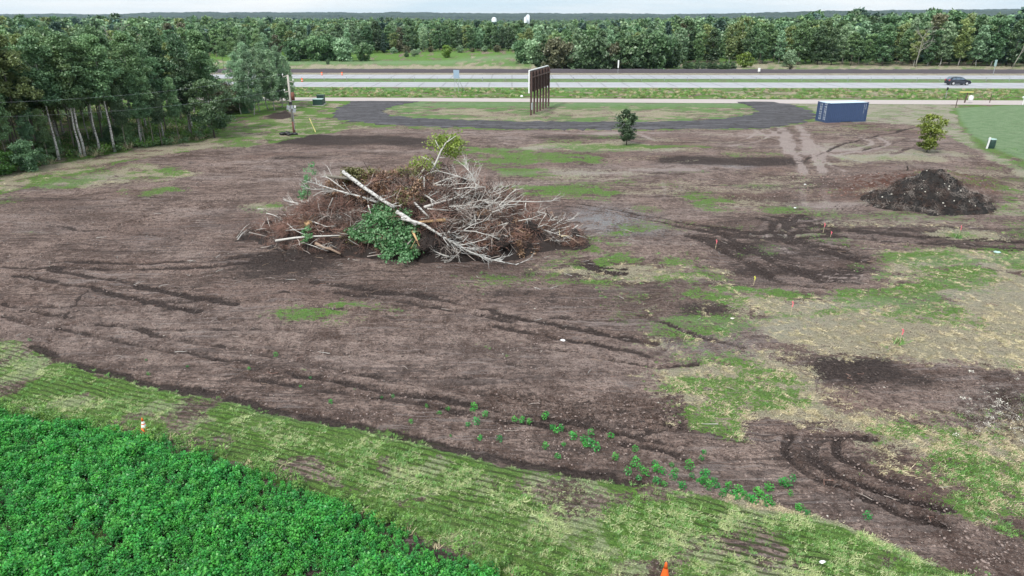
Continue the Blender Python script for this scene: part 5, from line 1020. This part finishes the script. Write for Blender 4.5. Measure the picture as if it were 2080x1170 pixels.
# ------------------------------------------------------------------ shipping container
def container(c, rz):
    o = thing('shipping_container', 'blue corrugated shipping container with a pale roof beside the dark loop drive', 'container', c, rz); L_, W_, H_ = 6.06, 2.44, 2.59
    def corr(x0, x1, n, y, axis=0):
        b = MB(); V = []; Fc = []; st_ = (x1 - x0) / n
        xs_ = []; 
        for i in range(n): a = x0 + i * st_; xs_ += [(a, 0), (a + st_ * .3, 0), (a + st_ * .45, .036), (a + st_ * .85, .036)]
        xs_.append((x1, 0))
        for a, d in xs_:
            for z in (.2, H_ - .12): V.append((a, y + (d if y < 0 else -d), z) if axis == 0 else ((y - d if y > 0 else y + d), a, z))
        for i in range(len(xs_) - 1): Fc.append((2 * i, 2 * i + 2, 2 * i + 3, 2 * i + 1))
        return b.add(V, Fc)
    corr(-L_ / 2 + .1, L_ / 2 - .1, 20, -W_ / 2 + .02).build('side_wall', M['blue'], o); corr(-L_ / 2 + .1, L_ / 2 - .1, 20, W_ / 2 - .02).build('side_wall', M['blue'], o); corr(-W_ / 2 + .1, W_ / 2 - .1, 8, -L_ / 2 + .02, 1).build('end_wall', M['blue'], o)
    b = MB()
    for y in (-1, 1): b.box((L_ / 2 - .03, y * .56, H_ / 2), (.05, 1.08, H_ - .4))
    b.build('door', M['blue'], o)
    for i, y in enumerate((-.9, -.3, .3, .9)): MB().tube([(L_ / 2 + .03, y, .2), (L_ / 2 + .03, y, H_ - .2)], .02, 6).build('locking_bar', M['steel'], o)
    for x in (-1, 1):
        for y in (-1, 1): MB().box((x * (L_ / 2 - .07), y * (W_ / 2 - .07), H_ / 2), (.14, .14, H_ - .3)).build('corner_post', M['blue'], o)
    b = MB()
    for x in (-1, 1):
        for y in (-1, 1):
            for z in (.06, H_ - .06): b.box((x * (L_ / 2 - .08), y * (W_ / 2 - .075), z), (.178, .162, .118))
    b.build('corner_casting', M['blue'], o)
    b = MB()
    for y in (-1, 1): b.box((-1.85, y * (W_ / 2 - .06), .1), (2.05, .1, .16)); b.box((1.85, y * (W_ / 2 - .06), .1), (2.05, .1, .16)); b.box((0, y * (W_ / 2 - .06), .14), (1.6, .1, .09)); b.box((0, y * (W_ / 2 - .06), H_ - .09), (L_ - .3, .08, .1))
    for x in (-1, 1): b.box((x * (L_ / 2 - .06), 0, .1), (.1, W_ - .3, .16)); b.box((x * (L_ / 2 - .06), 0, H_ - .09), (.08, W_ - .3, .1))
    b.build('frame_rail', M['blue'], o)
    b = MB(); b.box((0, 0, H_ - .035), (L_ - .2, W_ - .2, .03))
    for i in range(19): b.box((-2.75 + i * .305, 0, H_ - .012), (.1, W_ - .35, .02))
    b.build('roof_panel', M['roofpaint'], o)
    MB().box((0, 0, .16), (L_ - .3, W_ - .3, .06)).build('floor', M['black'], o)
    # illegible white stencilled marks: two columns at the left end, two short ones at the right
    rr = random.Random(3); b = MB(); yy = -W_ / 2 - .004; xx = -L_ / 2 + .012
    for cy in (-.75, .2):
        z = .32
        while z < 2.3:
            hh = rr.uniform(.14, .26); b.box((xx, cy, z + hh / 2), (.02, .12, hh)); b.box((xx, cy + .3, z + hh / 2), (.02, .12, hh * rr.uniform(.5, 1)))
            if rr.random() < .6: b.box((xx - .004, cy + .15, z + hh * rr.choice([.1, .5, .9])), (.02, .4, .05))
            z += hh + rr.uniform(.05, .12)
    b.build('stencil_marking', M['stencil'], o)
    b = MB(); z = 2.35
    for k in range(12): b.box((2.42, yy, z - k * .11), (.09 * rr.uniform(.5, 1), .006, .06))
    for k in range(7): b.box((2.68, yy, z - k * .11), (.11 * rr.uniform(.4, 1), .006, .065))
    b.build('stencil_marking', M['stencil'], o)
    return o
ang = R(12); a = G(1678, 249.5); u_ = np.array([math.cos(ang), math.sin(ang)]); w_ = np.array([-u_[1], u_[0]]); mid = a[:2] + u_ * 3.03 + w_ * 1.22
container((mid[0], mid[1], -.03), ang)

# ------------------------------------------------------------------ billboard
pa, pb = G(1078, 234.5), G(1114.5, 216); bl = float(np.hypot(*(pb - pa)[:2])); ba = math.atan2(pb[1] - pa[1], pb[0] - pa[0])
o = thing('billboard', 'dark brown billboard seen from behind on seven tall posts', 'billboard', (pa[0], pa[1], 0), ba)
for i in range(7): MB().box((.15 + (bl - .3) * i / 6, 0, 3.0), (.2, .26, 6.1)).build('post', M['post'], o)
for i in range(6): MB().box(((bl) * (i + .5) / 6, .2, 4.65), (bl / 6 - .02, .05, 2.95)).build('panel', M['board'], o)
for z in (3.35, 4.3, 5.3, 5.95): MB().box((bl / 2, -.17 if z == 5.3 else .15, z), (bl, .06 if z != 5.3 else .1, .14)).build('rail', M['post'], o)
b = MB(); b.box((bl / 2, .27, 6.2), (bl + .1, .2, .12)); b.box((-.08, .27, 4.65), (.12, .2, 3.1)); b.box((bl + .08, .27, 4.65), (.12, .2, 3.1)); b.build('white_frame', M['white'], o)
MB().box((-.0, -.2, .95 + .35), (.42, .16, .95)).build('meter_box', M['steel'], o)
MB().tube([(0, .1, 2.7), (-1.1, 1.0, 2.75)], .04).build('lamp_arm', M['post'], o); MB().lathe([(.02, .2), (.16, .15), (.22, 0), (.16, -.1), (.02, -.12)], 10, (-1.15, 1.05, 2.75)).build('floodlight', M['white'], o)

# ------------------------------------------------------------------ utility pole, wires and the things round it
pb_ = GG(598, 272); D_ = pb_[1]; top = PD(598, 152, D_)[2]; o = thing('utility_pole', 'gray utility pole with insulators and boxes standing in the grass at the wood', 'utility pole', pb_)
hp = top - pb_[2]; MB().tube([(0, 0, -.3), (0, 0, 1.5)], [.17, .16], 10).build('pole_base', M['polebase'], o, True); MB().tube([(0, 0, 1.5), (0, 0, hp)], [.155, .115], 10).build('pole', M['polewood'], o, True)
for z, sx in ((hp - .15, -1), (hp - .75, 1), (hp - 1.9, -1)):
    MB().box((sx * .3, -.05, z), (.6, .08, .09), ry=sx * .25).build('bracket', M['polewood'], o); MB().lathe([(.03, 0), (.07, .05), (.04, .1), (.08, .15), (.03, .22)], 8, (sx * .58, -.05, z + .05)).build('insulator', M['white'], o)
MB().tube([(.33, 0, hp - 2.9), (.33, 0, hp - 2.0)], [.2, .2], 12).build('transformer', M['brown_box'], o, True)
MB().box((0, -.16, hp - 3.25), (.34, .2, .34)).build('black_box', M['black'], o)
for x, z, s_ in ((-.34, hp - 3.75, .34), (.12, hp - 3.7, .3), (.48, hp - 3.65, .2), (.36, hp - 4.1, .34), (-.2, hp - 4.05, .22)): MB().box((x, -.12, z), (s_, .26, s_ * 1.3), rz=.3, ry=.2).build('meter_box', M['steel'] if x < .4 else M['white'], o)
MB().tube([(.14, -.1, hp - 4.2), (.14, -.12, .5)], .03, 6).build('conduit', M['steel'], o)
def wire(p0, p1, sag, lb):
    P = [tuple(np.array(p0) * (1 - t) + np.array(p1) * t - np.array([0, 0, sag * 4 * t * (1 - t)])) for t in np.linspace(0, 1, 26)]; tag(MB().tube(P, .006, 5).build('power_cable', M['steel']), lb, 'cable')
q1, q2 = PD(-260, 212, 56), PD(-260, 240, 56)
wire((pb_[0] - .58, pb_[1] - .05, pb_[2] + hp + .1), q1, .9, 'upper power cable running left from the pole across the wood'); wire((pb_[0] - .58, pb_[1] - .05, pb_[2] + hp - 1.7), q2, .9, 'lower power cable running left from the pole across the wood')
p = GG(586, 274); o = thing('plastic_heap', 'heap of crumpled black plastic at the foot of the utility pole', 'plastic')
o.location = tuple(p)
for i, (x, y, s_) in enumerate([(-.75, 0, .42), (-.2, .1, .5), (.35, .05, .36), (.8, .1, .35), (.1, -.3, .3)]):
    m_ = rock('bag', M['black'], 60 + i); c_ = link('bag', m_, o); c_.location = (x, y, s_ * .4); c_.scale = (s_, s_, s_ * .9)
p, q = GG(641, 268), None; z0 = p[2]; tp = PD(629, 241, p[1] + 1.3); o = MB().tube([(0, 0, 0), tuple(tp - p)], .055, 8).build('guy_wire_guard', M['yellow']); o.location = tuple(p); tag(o, 'slanting yellow guard tube on the anchor wire right of the pole', 'guy guard')
for px, py, sz, lb, m2 in [(647, 214, (1.5, 1.1, .95), 'low green utility cabinet with a pale lid by the frontage road', 'pgreen'), (653, 211, (1.1, 1.0, 1.35), 'taller dark green utility cabinet behind the pale lidded one', 'dgreen')]:
    p = G(px, py); o = thing('utility_cabinet', lb, 'cabinet', p); MB().box((0, 0, sz[2] / 2), sz).build('cabinet_body', M['dgreen'], o); MB().box((0, 0, sz[2] + .05), (sz[0] + .08, sz[1] + .08, .1)).build('lid', M[m2], o); MB().box((0, 0, .04), (sz[0] + .3, sz[1] + .3, .08)).build('pad', M['shoulder'], o)

# ------------------------------------------------------------------ highway furniture
ym = lambda x: (n1b(x) + f1a(x)) / 2
o = thing('cable_barrier', 'thin steel cable barrier on light posts along the highway median', 'barrier', (0, ym(0), 0))
pm = MB().box((0, 0, .42), (.10, .06, .88)).mesh('barrier_post', M['steel'])
for i, x in enumerate(np.arange(-120, 125, 5.15)):
    if i % 2 == 0 or 1: c_ = link('barrier_post', pm, o); c_.location = (x, ym(x) - ym(0), 0)
for z in (.45, .62, .8):
    kx = np.linspace(-122, 126, 12); MB().tube([(x, ym(x) - ym(0) + .05, z) for x in kx], .008, 4).build('cable', M['steel'], o)
def sign(px, py, hpost, wp, hpn, lb, mat='signback', posts=1, brace=False, rz=0):
    p = G(px, py); o = thing('road_sign', lb, 'sign', p, rz)
    for i in range(posts): MB().box(((i - (posts - 1) / 2) * wp * .6, 0, hpost / 2), (.07, .07, hpost)).build('post', M['steel'], o)
    MB().box((0, -.05 if rz == 0 else .05, hpost - hpn / 2 + .05), (wp, .03, hpn)).build('sign_plate', M[mat], o)
    if brace: MB().tube([(wp * .3, .05, hpost * .6), (wp * .3 + 1.1, 1.3, 0)], .035, 5).build('brace', M['steel'], o); MB().tube([(-wp * .3, .05, hpost * .6), (-wp * .3 + 1.1, 1.3, 0)], .035, 5).build('brace', M['steel'], o)
sign(928, 187, 4.0, 1.1, 1.5, 'pale blue highway sign seen from behind on braced posts', posts=2, brace=True); sign(1255, 150, 3.3, .32, 1.9, 'tall narrow white marker beyond the highway right of the billboard', 'white')
sign(2017, 153, 3.6, 1.0, 1.5, 'pale green gray highway sign beyond the passing car', 'pgreen', rz=.5); sign(1541, 149, 1.3, .6, .9, 'small white box sign on the dark bank', 'white')
sign(1920, 201, 1.9, .3, .5, 'short dark marker post beside the frontage road', 'black')
def cone(p, lb, s=1.0, name='traffic_cone', band=True):
    o = thing(name, lb, 'traffic cone', p); o.scale = (s,) * 3
    r = lambda z: .155 - (z - .03) * .19
    MB().lathe([(.17, .03), (r(.1), .1), (r(.26), .26)] , 20).build('cone_body', M['orange'], o, True)
    if band: MB().lathe([(r(.26) + .003, .26), (r(.40) + .003, .40)], 20, cap=False).build('reflective_band', M['reflect'], o, True); MB().lathe([(r(.40), .40), (r(.45), .45)], 20, cap=False).build('cone_stripe', M['orange'], o, True); MB().lathe([(r(.45) + .003, .45), (r(.56) + .003, .56)], 20, cap=False).build('reflective_band', M['reflect'], o, True)
    else: MB().lathe([(r(.26), .26), (r(.56), .56)], 20, cap=False).build('cone_body', M['orange'], o, True)
    MB().lathe([(r(.56), .56), (r(.72), .72), (.012, .735)], 20).build('cone_tip', M['orange'], o, True); MB().box((0, 0, .015), (.36, .36, .03)).build('cone_base', M['orange'], o); return o
p = GG(296, 883); cone(p + [0, 0, .12], 'orange and white striped traffic cone at the corner of the crop', .72); p = GG(1349, 1184); cone(p, 'plain orange traffic cone cut off by the bottom edge', 1.0, band=False)
for px, py, lb in [(654, 153, 'left of the two orange drums beyond the far carriageway'), (695, 153, 'right of the two orange drums beyond the far carriageway'), (614, 166, 'small orange drum in the median near the utility pole')]:
    p = G(px, py); o = thing('traffic_drum', lb, 'traffic drum', p); o.scale = (.75, .75, .8); MB().lathe([(.3, 0), (.29, .3), (.28, .6), (.25, .95)], 14).build('drum_body', M['orange'], o); MB().lathe([(.30, .35), (.295, .5)], 14, cap=False).build('reflective_band', M['reflect'], o); MB().lathe([(.36, 0), (.36, .08)], 14).build('drum_base', M['black'], o)
# ------------------------------------------------------------------ passing car
def car(c, rz):
    o = thing('suv', 'dark blue suv driving right on the near carriageway', 'car', c, rz); Lh, W_ = 2.33, 1.84
    prof = [(-2.33, .45), (-2.30, .95), (-2.18, 1.15), (-1.75, 1.62), (-1.2, 1.70), (-.2, 1.70), (.35, 1.60), (1.15, 1.12), (1.95, .98), (2.25, .80), (2.33, .45), (2.25, .26), (-2.25, .26)]
    def loft(pr, w0, w1):
        n = len(pr); V = []; 
        for y, k in ((-w0, 0), (w0, 0)):
            for x, z in pr: t = max(0, (z - .95) / .75); V.append((x, y * (1 - .22 * t), z))
        f = [tuple(range(n))[::-1], tuple(range(n, 2 * n))] + [(i, (i + 1) % n, n + (i + 1) % n, n + i) for i in range(n)]
        return MB().add(V, f)
    m_ = loft(prof, W_ / 2, 0).build('body', M['car'], o)
    bv = m_.modifiers.new('b', 'BEVEL'); bv.width = .05; bv.segments = 2; bv.limit_method = 'ANGLE'
    def glass(x0, x1, z0, z1, s, sl0, sl1):
        yy = lambda z: s * (W_ / 2 * (1 - .22 * (z - .95) / .75) + .008); return MB().add([(x0, yy(z0), z0), (x1, yy(z0), z0), (x1 - sl1, yy(z1), z1), (x0 + sl0, yy(z1), z1)], [(0, 1, 2, 3) if s < 0 else (3, 2, 1, 0)])
    for s in (-1, 1):
        glass(-1.85, -1.05, 1.1, 1.52, s, .35, .02).build('side_window', M['glass'], o); glass(-.98, -.05, 1.1, 1.56, s, 0, 0).build('side_window', M['glass'], o); glass(.02, 1.05, 1.1, 1.54, s, 0, .68).build('side_window', M['glass'], o)
    MB().add([(1.17, -.75, 1.13), (1.17, .75, 1.13), (.4, .66, 1.585), (.4, -.66, 1.585)], [(0, 1, 2, 3)]).build('windscreen', M['glass'], o).location = (.012, 0, .012)
    MB().add([(-2.2, .7, 1.17), (-2.2, -.7, 1.17), (-1.82, -.64, 1.56), (-1.82, .64, 1.56)], [(0, 1, 2, 3)]).build('rear_window', M['glass'], o).location = (-.012, 0, .012)
    for x in (-1.42, 1.42):
        for s in (-1, 1):
            wl = link('wheel', None) if 0 else MB().tube([(x, s * .70, .36), (x, s * .94, .36)], .36, 20).build('wheel', M['tyre'], o, False); r_ = MB().tube([(x, s * .90, .36), (x, s * .955, .36)], .23, 14).build('rim', M['rim'], wl)
    for s in (-1, 1):
        MB().box((2.2, s * .68, .78), (.2, .36, .14)).build('headlight', M['reflect'], o); MB().box((-2.25, s * .72, 1.02), (.16, .34, .3)).build('tail_light', M['lampred'], o); MB().box((.85, s * 1.0, 1.12), (.16, .16, .12)).build('door_mirror', M['car'], o)
        MB().box((-.7, s * .68, 1.74), (1.7, .04, .04)).build('roof_rail', M['steel'], o)
    return o
p = G(1944, 172.8); car((p[0], p[1], .04), 0)

# ------------------------------------------------------------------ right side: fence, mailbox, drum, silos
def fpost(px, py, h, lb, mat='post'):
    p = G(px, py); o = MB().tube([(0, 0, -.2), (0, 0, h)], .06, 6).build('fence_post', M[mat]); o.location = (p[0], p[1], 0); tag(o, lb, 'post')
fpost(1941, 219, 1.5, 'thin dark fence post at the corner of the mown lawn'); fpost(2010, 209, 1.4, 'thin leaning post by the road right of the mailbox')
o = thing('mailbox_stand', 'wooden mailbox post with a yellow crossbeam and hanging white box by the road', 'mailbox', G(1960, 209)); MB().box((0, 0, .8), (.16, .16, 1.7), ry=.12).build('post', M['post'], o); MB().box((-.1, 0, 1.75), (2.3, .14, .14)).build('crossbeam', M['yellow'], o); MB().lathe([(.02, -.45), (.32, -.35), (.38, 0), (.3, .35), (.02, .42)], 12, (.75, -.1, .8)).build('white_box', M['white'], o)
o = thing('mailbox', 'white mailbox on a post at the right edge by the frontage road', 'mailbox', G(2077, 213)); MB().box((0, 0, .55), (.1, .1, 1.1)).build('post', M['white'], o); MB().box((0, 0, 1.2), (.3, .5, .3)).build('box', M['white'], o)
o = thing('barrel', 'dark green barrel standing on the lawn edge at the right', 'barrel', GG(2012, 299)); MB().lathe([(.36, 0), (.40, .3), (.40, .7), (.36, .95)], 18).build('barrel_body', M['dgreen'], o); MB().lathe([(.41, .93), (.41, 1.0)], 18).build('barrel_rim', M['pgreen'], o)
p = GG(2005.5, 300); o = MB().box((0, 0, .6), (.16, .08, 1.25), ry=.08).build('marker_post', M['white']); o.location = tuple(p); tag(o, 'white marker post leaning beside the green barrel', 'post')
for i, (px, w_, yt, lb, D2) in enumerate([(1003.5, 5.5, 35.0, 'short white silo with a domed top standing alone above the forest', 860), (1067.5, 3.2, 34.0, 'lower of the two adjoining white silos', 850), (1072.5, 3.9, 29.5, 'taller of the two adjoining white silos', 855)]):
    p = PD(px, yt, D2); h = p[2]; r = w_ / 2 + .2; o = thing('silo', lb, 'silo', (p[0], D2, 0)); MB().lathe([(r, 0), (r, h - r * .7)], 20).build('silo_wall', M['silo'], o, True)
    MB().lathe([(r, h - r * .7), (r * .92, h - r * .45), (r * .65, h - r * .15), (r * .2, h), (.01, h + .1)], 20).build('dome', M['silo'], o, True); b = MB()
    for z in np.arange(1, h - r * .8, 1.3): b.lathe([(r + .06, z), (r + .06, z + .15)], 20, cap=False)
    b.build('hoop', M['steel'], o)
# ------------------------------------------------------------------ survey stakes, litter
def stake(px, py, h, lb, rib='pink', flag=True):
    o = thing('survey_stake', lb, 'stake', GG(px, py)); o.scale = (.65, .65, .75); MB().box((0, 0, h / 2), (.035, .02, h), ry=.04).build('lath', M['lath'], o)
    if flag:
        b = MB(); b.box((.05, -.02, h * .82), (.09, .012, .08), rz=.3, ry=.4); b.box((.02, -.025, h * .68), (.06, .012, .18), rz=-.2, ry=.15); b.box((-.02, -.02, h * .9), (.08, .012, .1), ry=-.5); b.build('ribbon', M[rib], o)
for a in [(1672, 474, .95, 'survey stake with a pink and yellow ribbon on the dark track area', 'pink'), (1687, 482, .5, 'short survey stake with pink ribbon just right of a taller one', 'pink'), (1947, 482, 1.15, 'survey stake with bright pink ribbon in the green tuft below the black heap', 'pink'), (1454, 502, .8, 'survey stake with pink ribbon left of the dark track area', 'pink'), (1532, 572, .75, 'survey stake with a yellow flag at the lower edge of the dark tracks', 'fyellow'), (1606, 640, 1.1, 'survey stake with pink ribbon in the straw left of the grass', 'pink'), (1826, 705, 1.0, 'survey stake with pink ribbon rising from a green tuft in the straw', 'pink'), (1560, 790, .45, 'small bare stake in the low grass below the straw', None)]:
    stake(*a[:4], a[4] or 'pink', a[4] is not None)
for px, py, lb in [(1826, 705, 'green weed tuft round the stake in the pale straw'), (1947, 484, 'green weed tuft round the stake below the black heap')]:
    o = link('weed_tuft', WD[3]); o.location = tuple(GG(px, py)); o.scale = (2.2, 2.2, 1.3); tag(o, lb, 'weed')
def bag(px, py, s_, lb, mat='white', seed=1, flat=.5):
    p = GG(px, py); o = link('plastic_litter', rock('plastic_litter', M[mat], seed)); o.location = (p[0], p[1], p[2] + s_ * .2); o.scale = (s_, s_, s_ * flat); tag(o, lb, 'litter')
bag(1143, 688, .13, 'crumpled white plastic bag lying on the bare soil', 'white', 70); bag(1671, 1143, .09, 'white plastic scrap on the grass at the bottom right', 'white', 71, .3); bag(1578, 889, .08, 'dark stone beside the curved wheel tracks', 'black', 72, .8); bag(1488, 645, .1, 'pale stone beside the dark patch', 'chip', 73, .6)
bag(1635, 373, .12, 'white stone above the pale wheel marks', 'white', 74, .6); bag(1615, 420, .12, 'white stone left of the black heap', 'white', 75, .6); bag(2025, 516, .22, 'gray green boulder at the edge of the dark track', 'pgreen', 76, .5)
# gray twiggy debris with white flecks at the lower right
x, y = [], []
for _ in range(260): q = G(rg.normal(2030, 45), rg.normal(835, 30)); x.append(q[0]); y.append(q[1])
x, y = np.array(x), np.array(y); tag(scatter('debris_litter', np.stack([x, y, Hbase(x, y)], 1), rg.random(len(x)) * 6.28, .10 + .22 * rg.random(len(x)) ** 2, rg.choice(3, len(x), p=[.4, .35, .25]), [TW[5], TW[3], plant_mesh('scraps', 20, .5, .3, .14, M['chip'], 500)]), 'twigs and whitish scraps on the torn ground at the lower right', 'debris')

# ------------------------------------------------------------------ air
hz = NT('haze_air'); v_ = hz.n('ShaderNodeVolumePrincipled', {'Color': (.62, .82, 1, 1), 'Density': .00004, 'Anisotropy': .2}); hz.t.links.new(v_.outputs[0], hz.o.inputs['Volume'])
b = MB().box((0, 3900, 58), (13000, 9800, 122)); hzo = b.build('haze', hz.m); hzo['kind'] = 'stuff'; tag(hzo, 'pale blue haze over the distant woods and hills', 'haze')
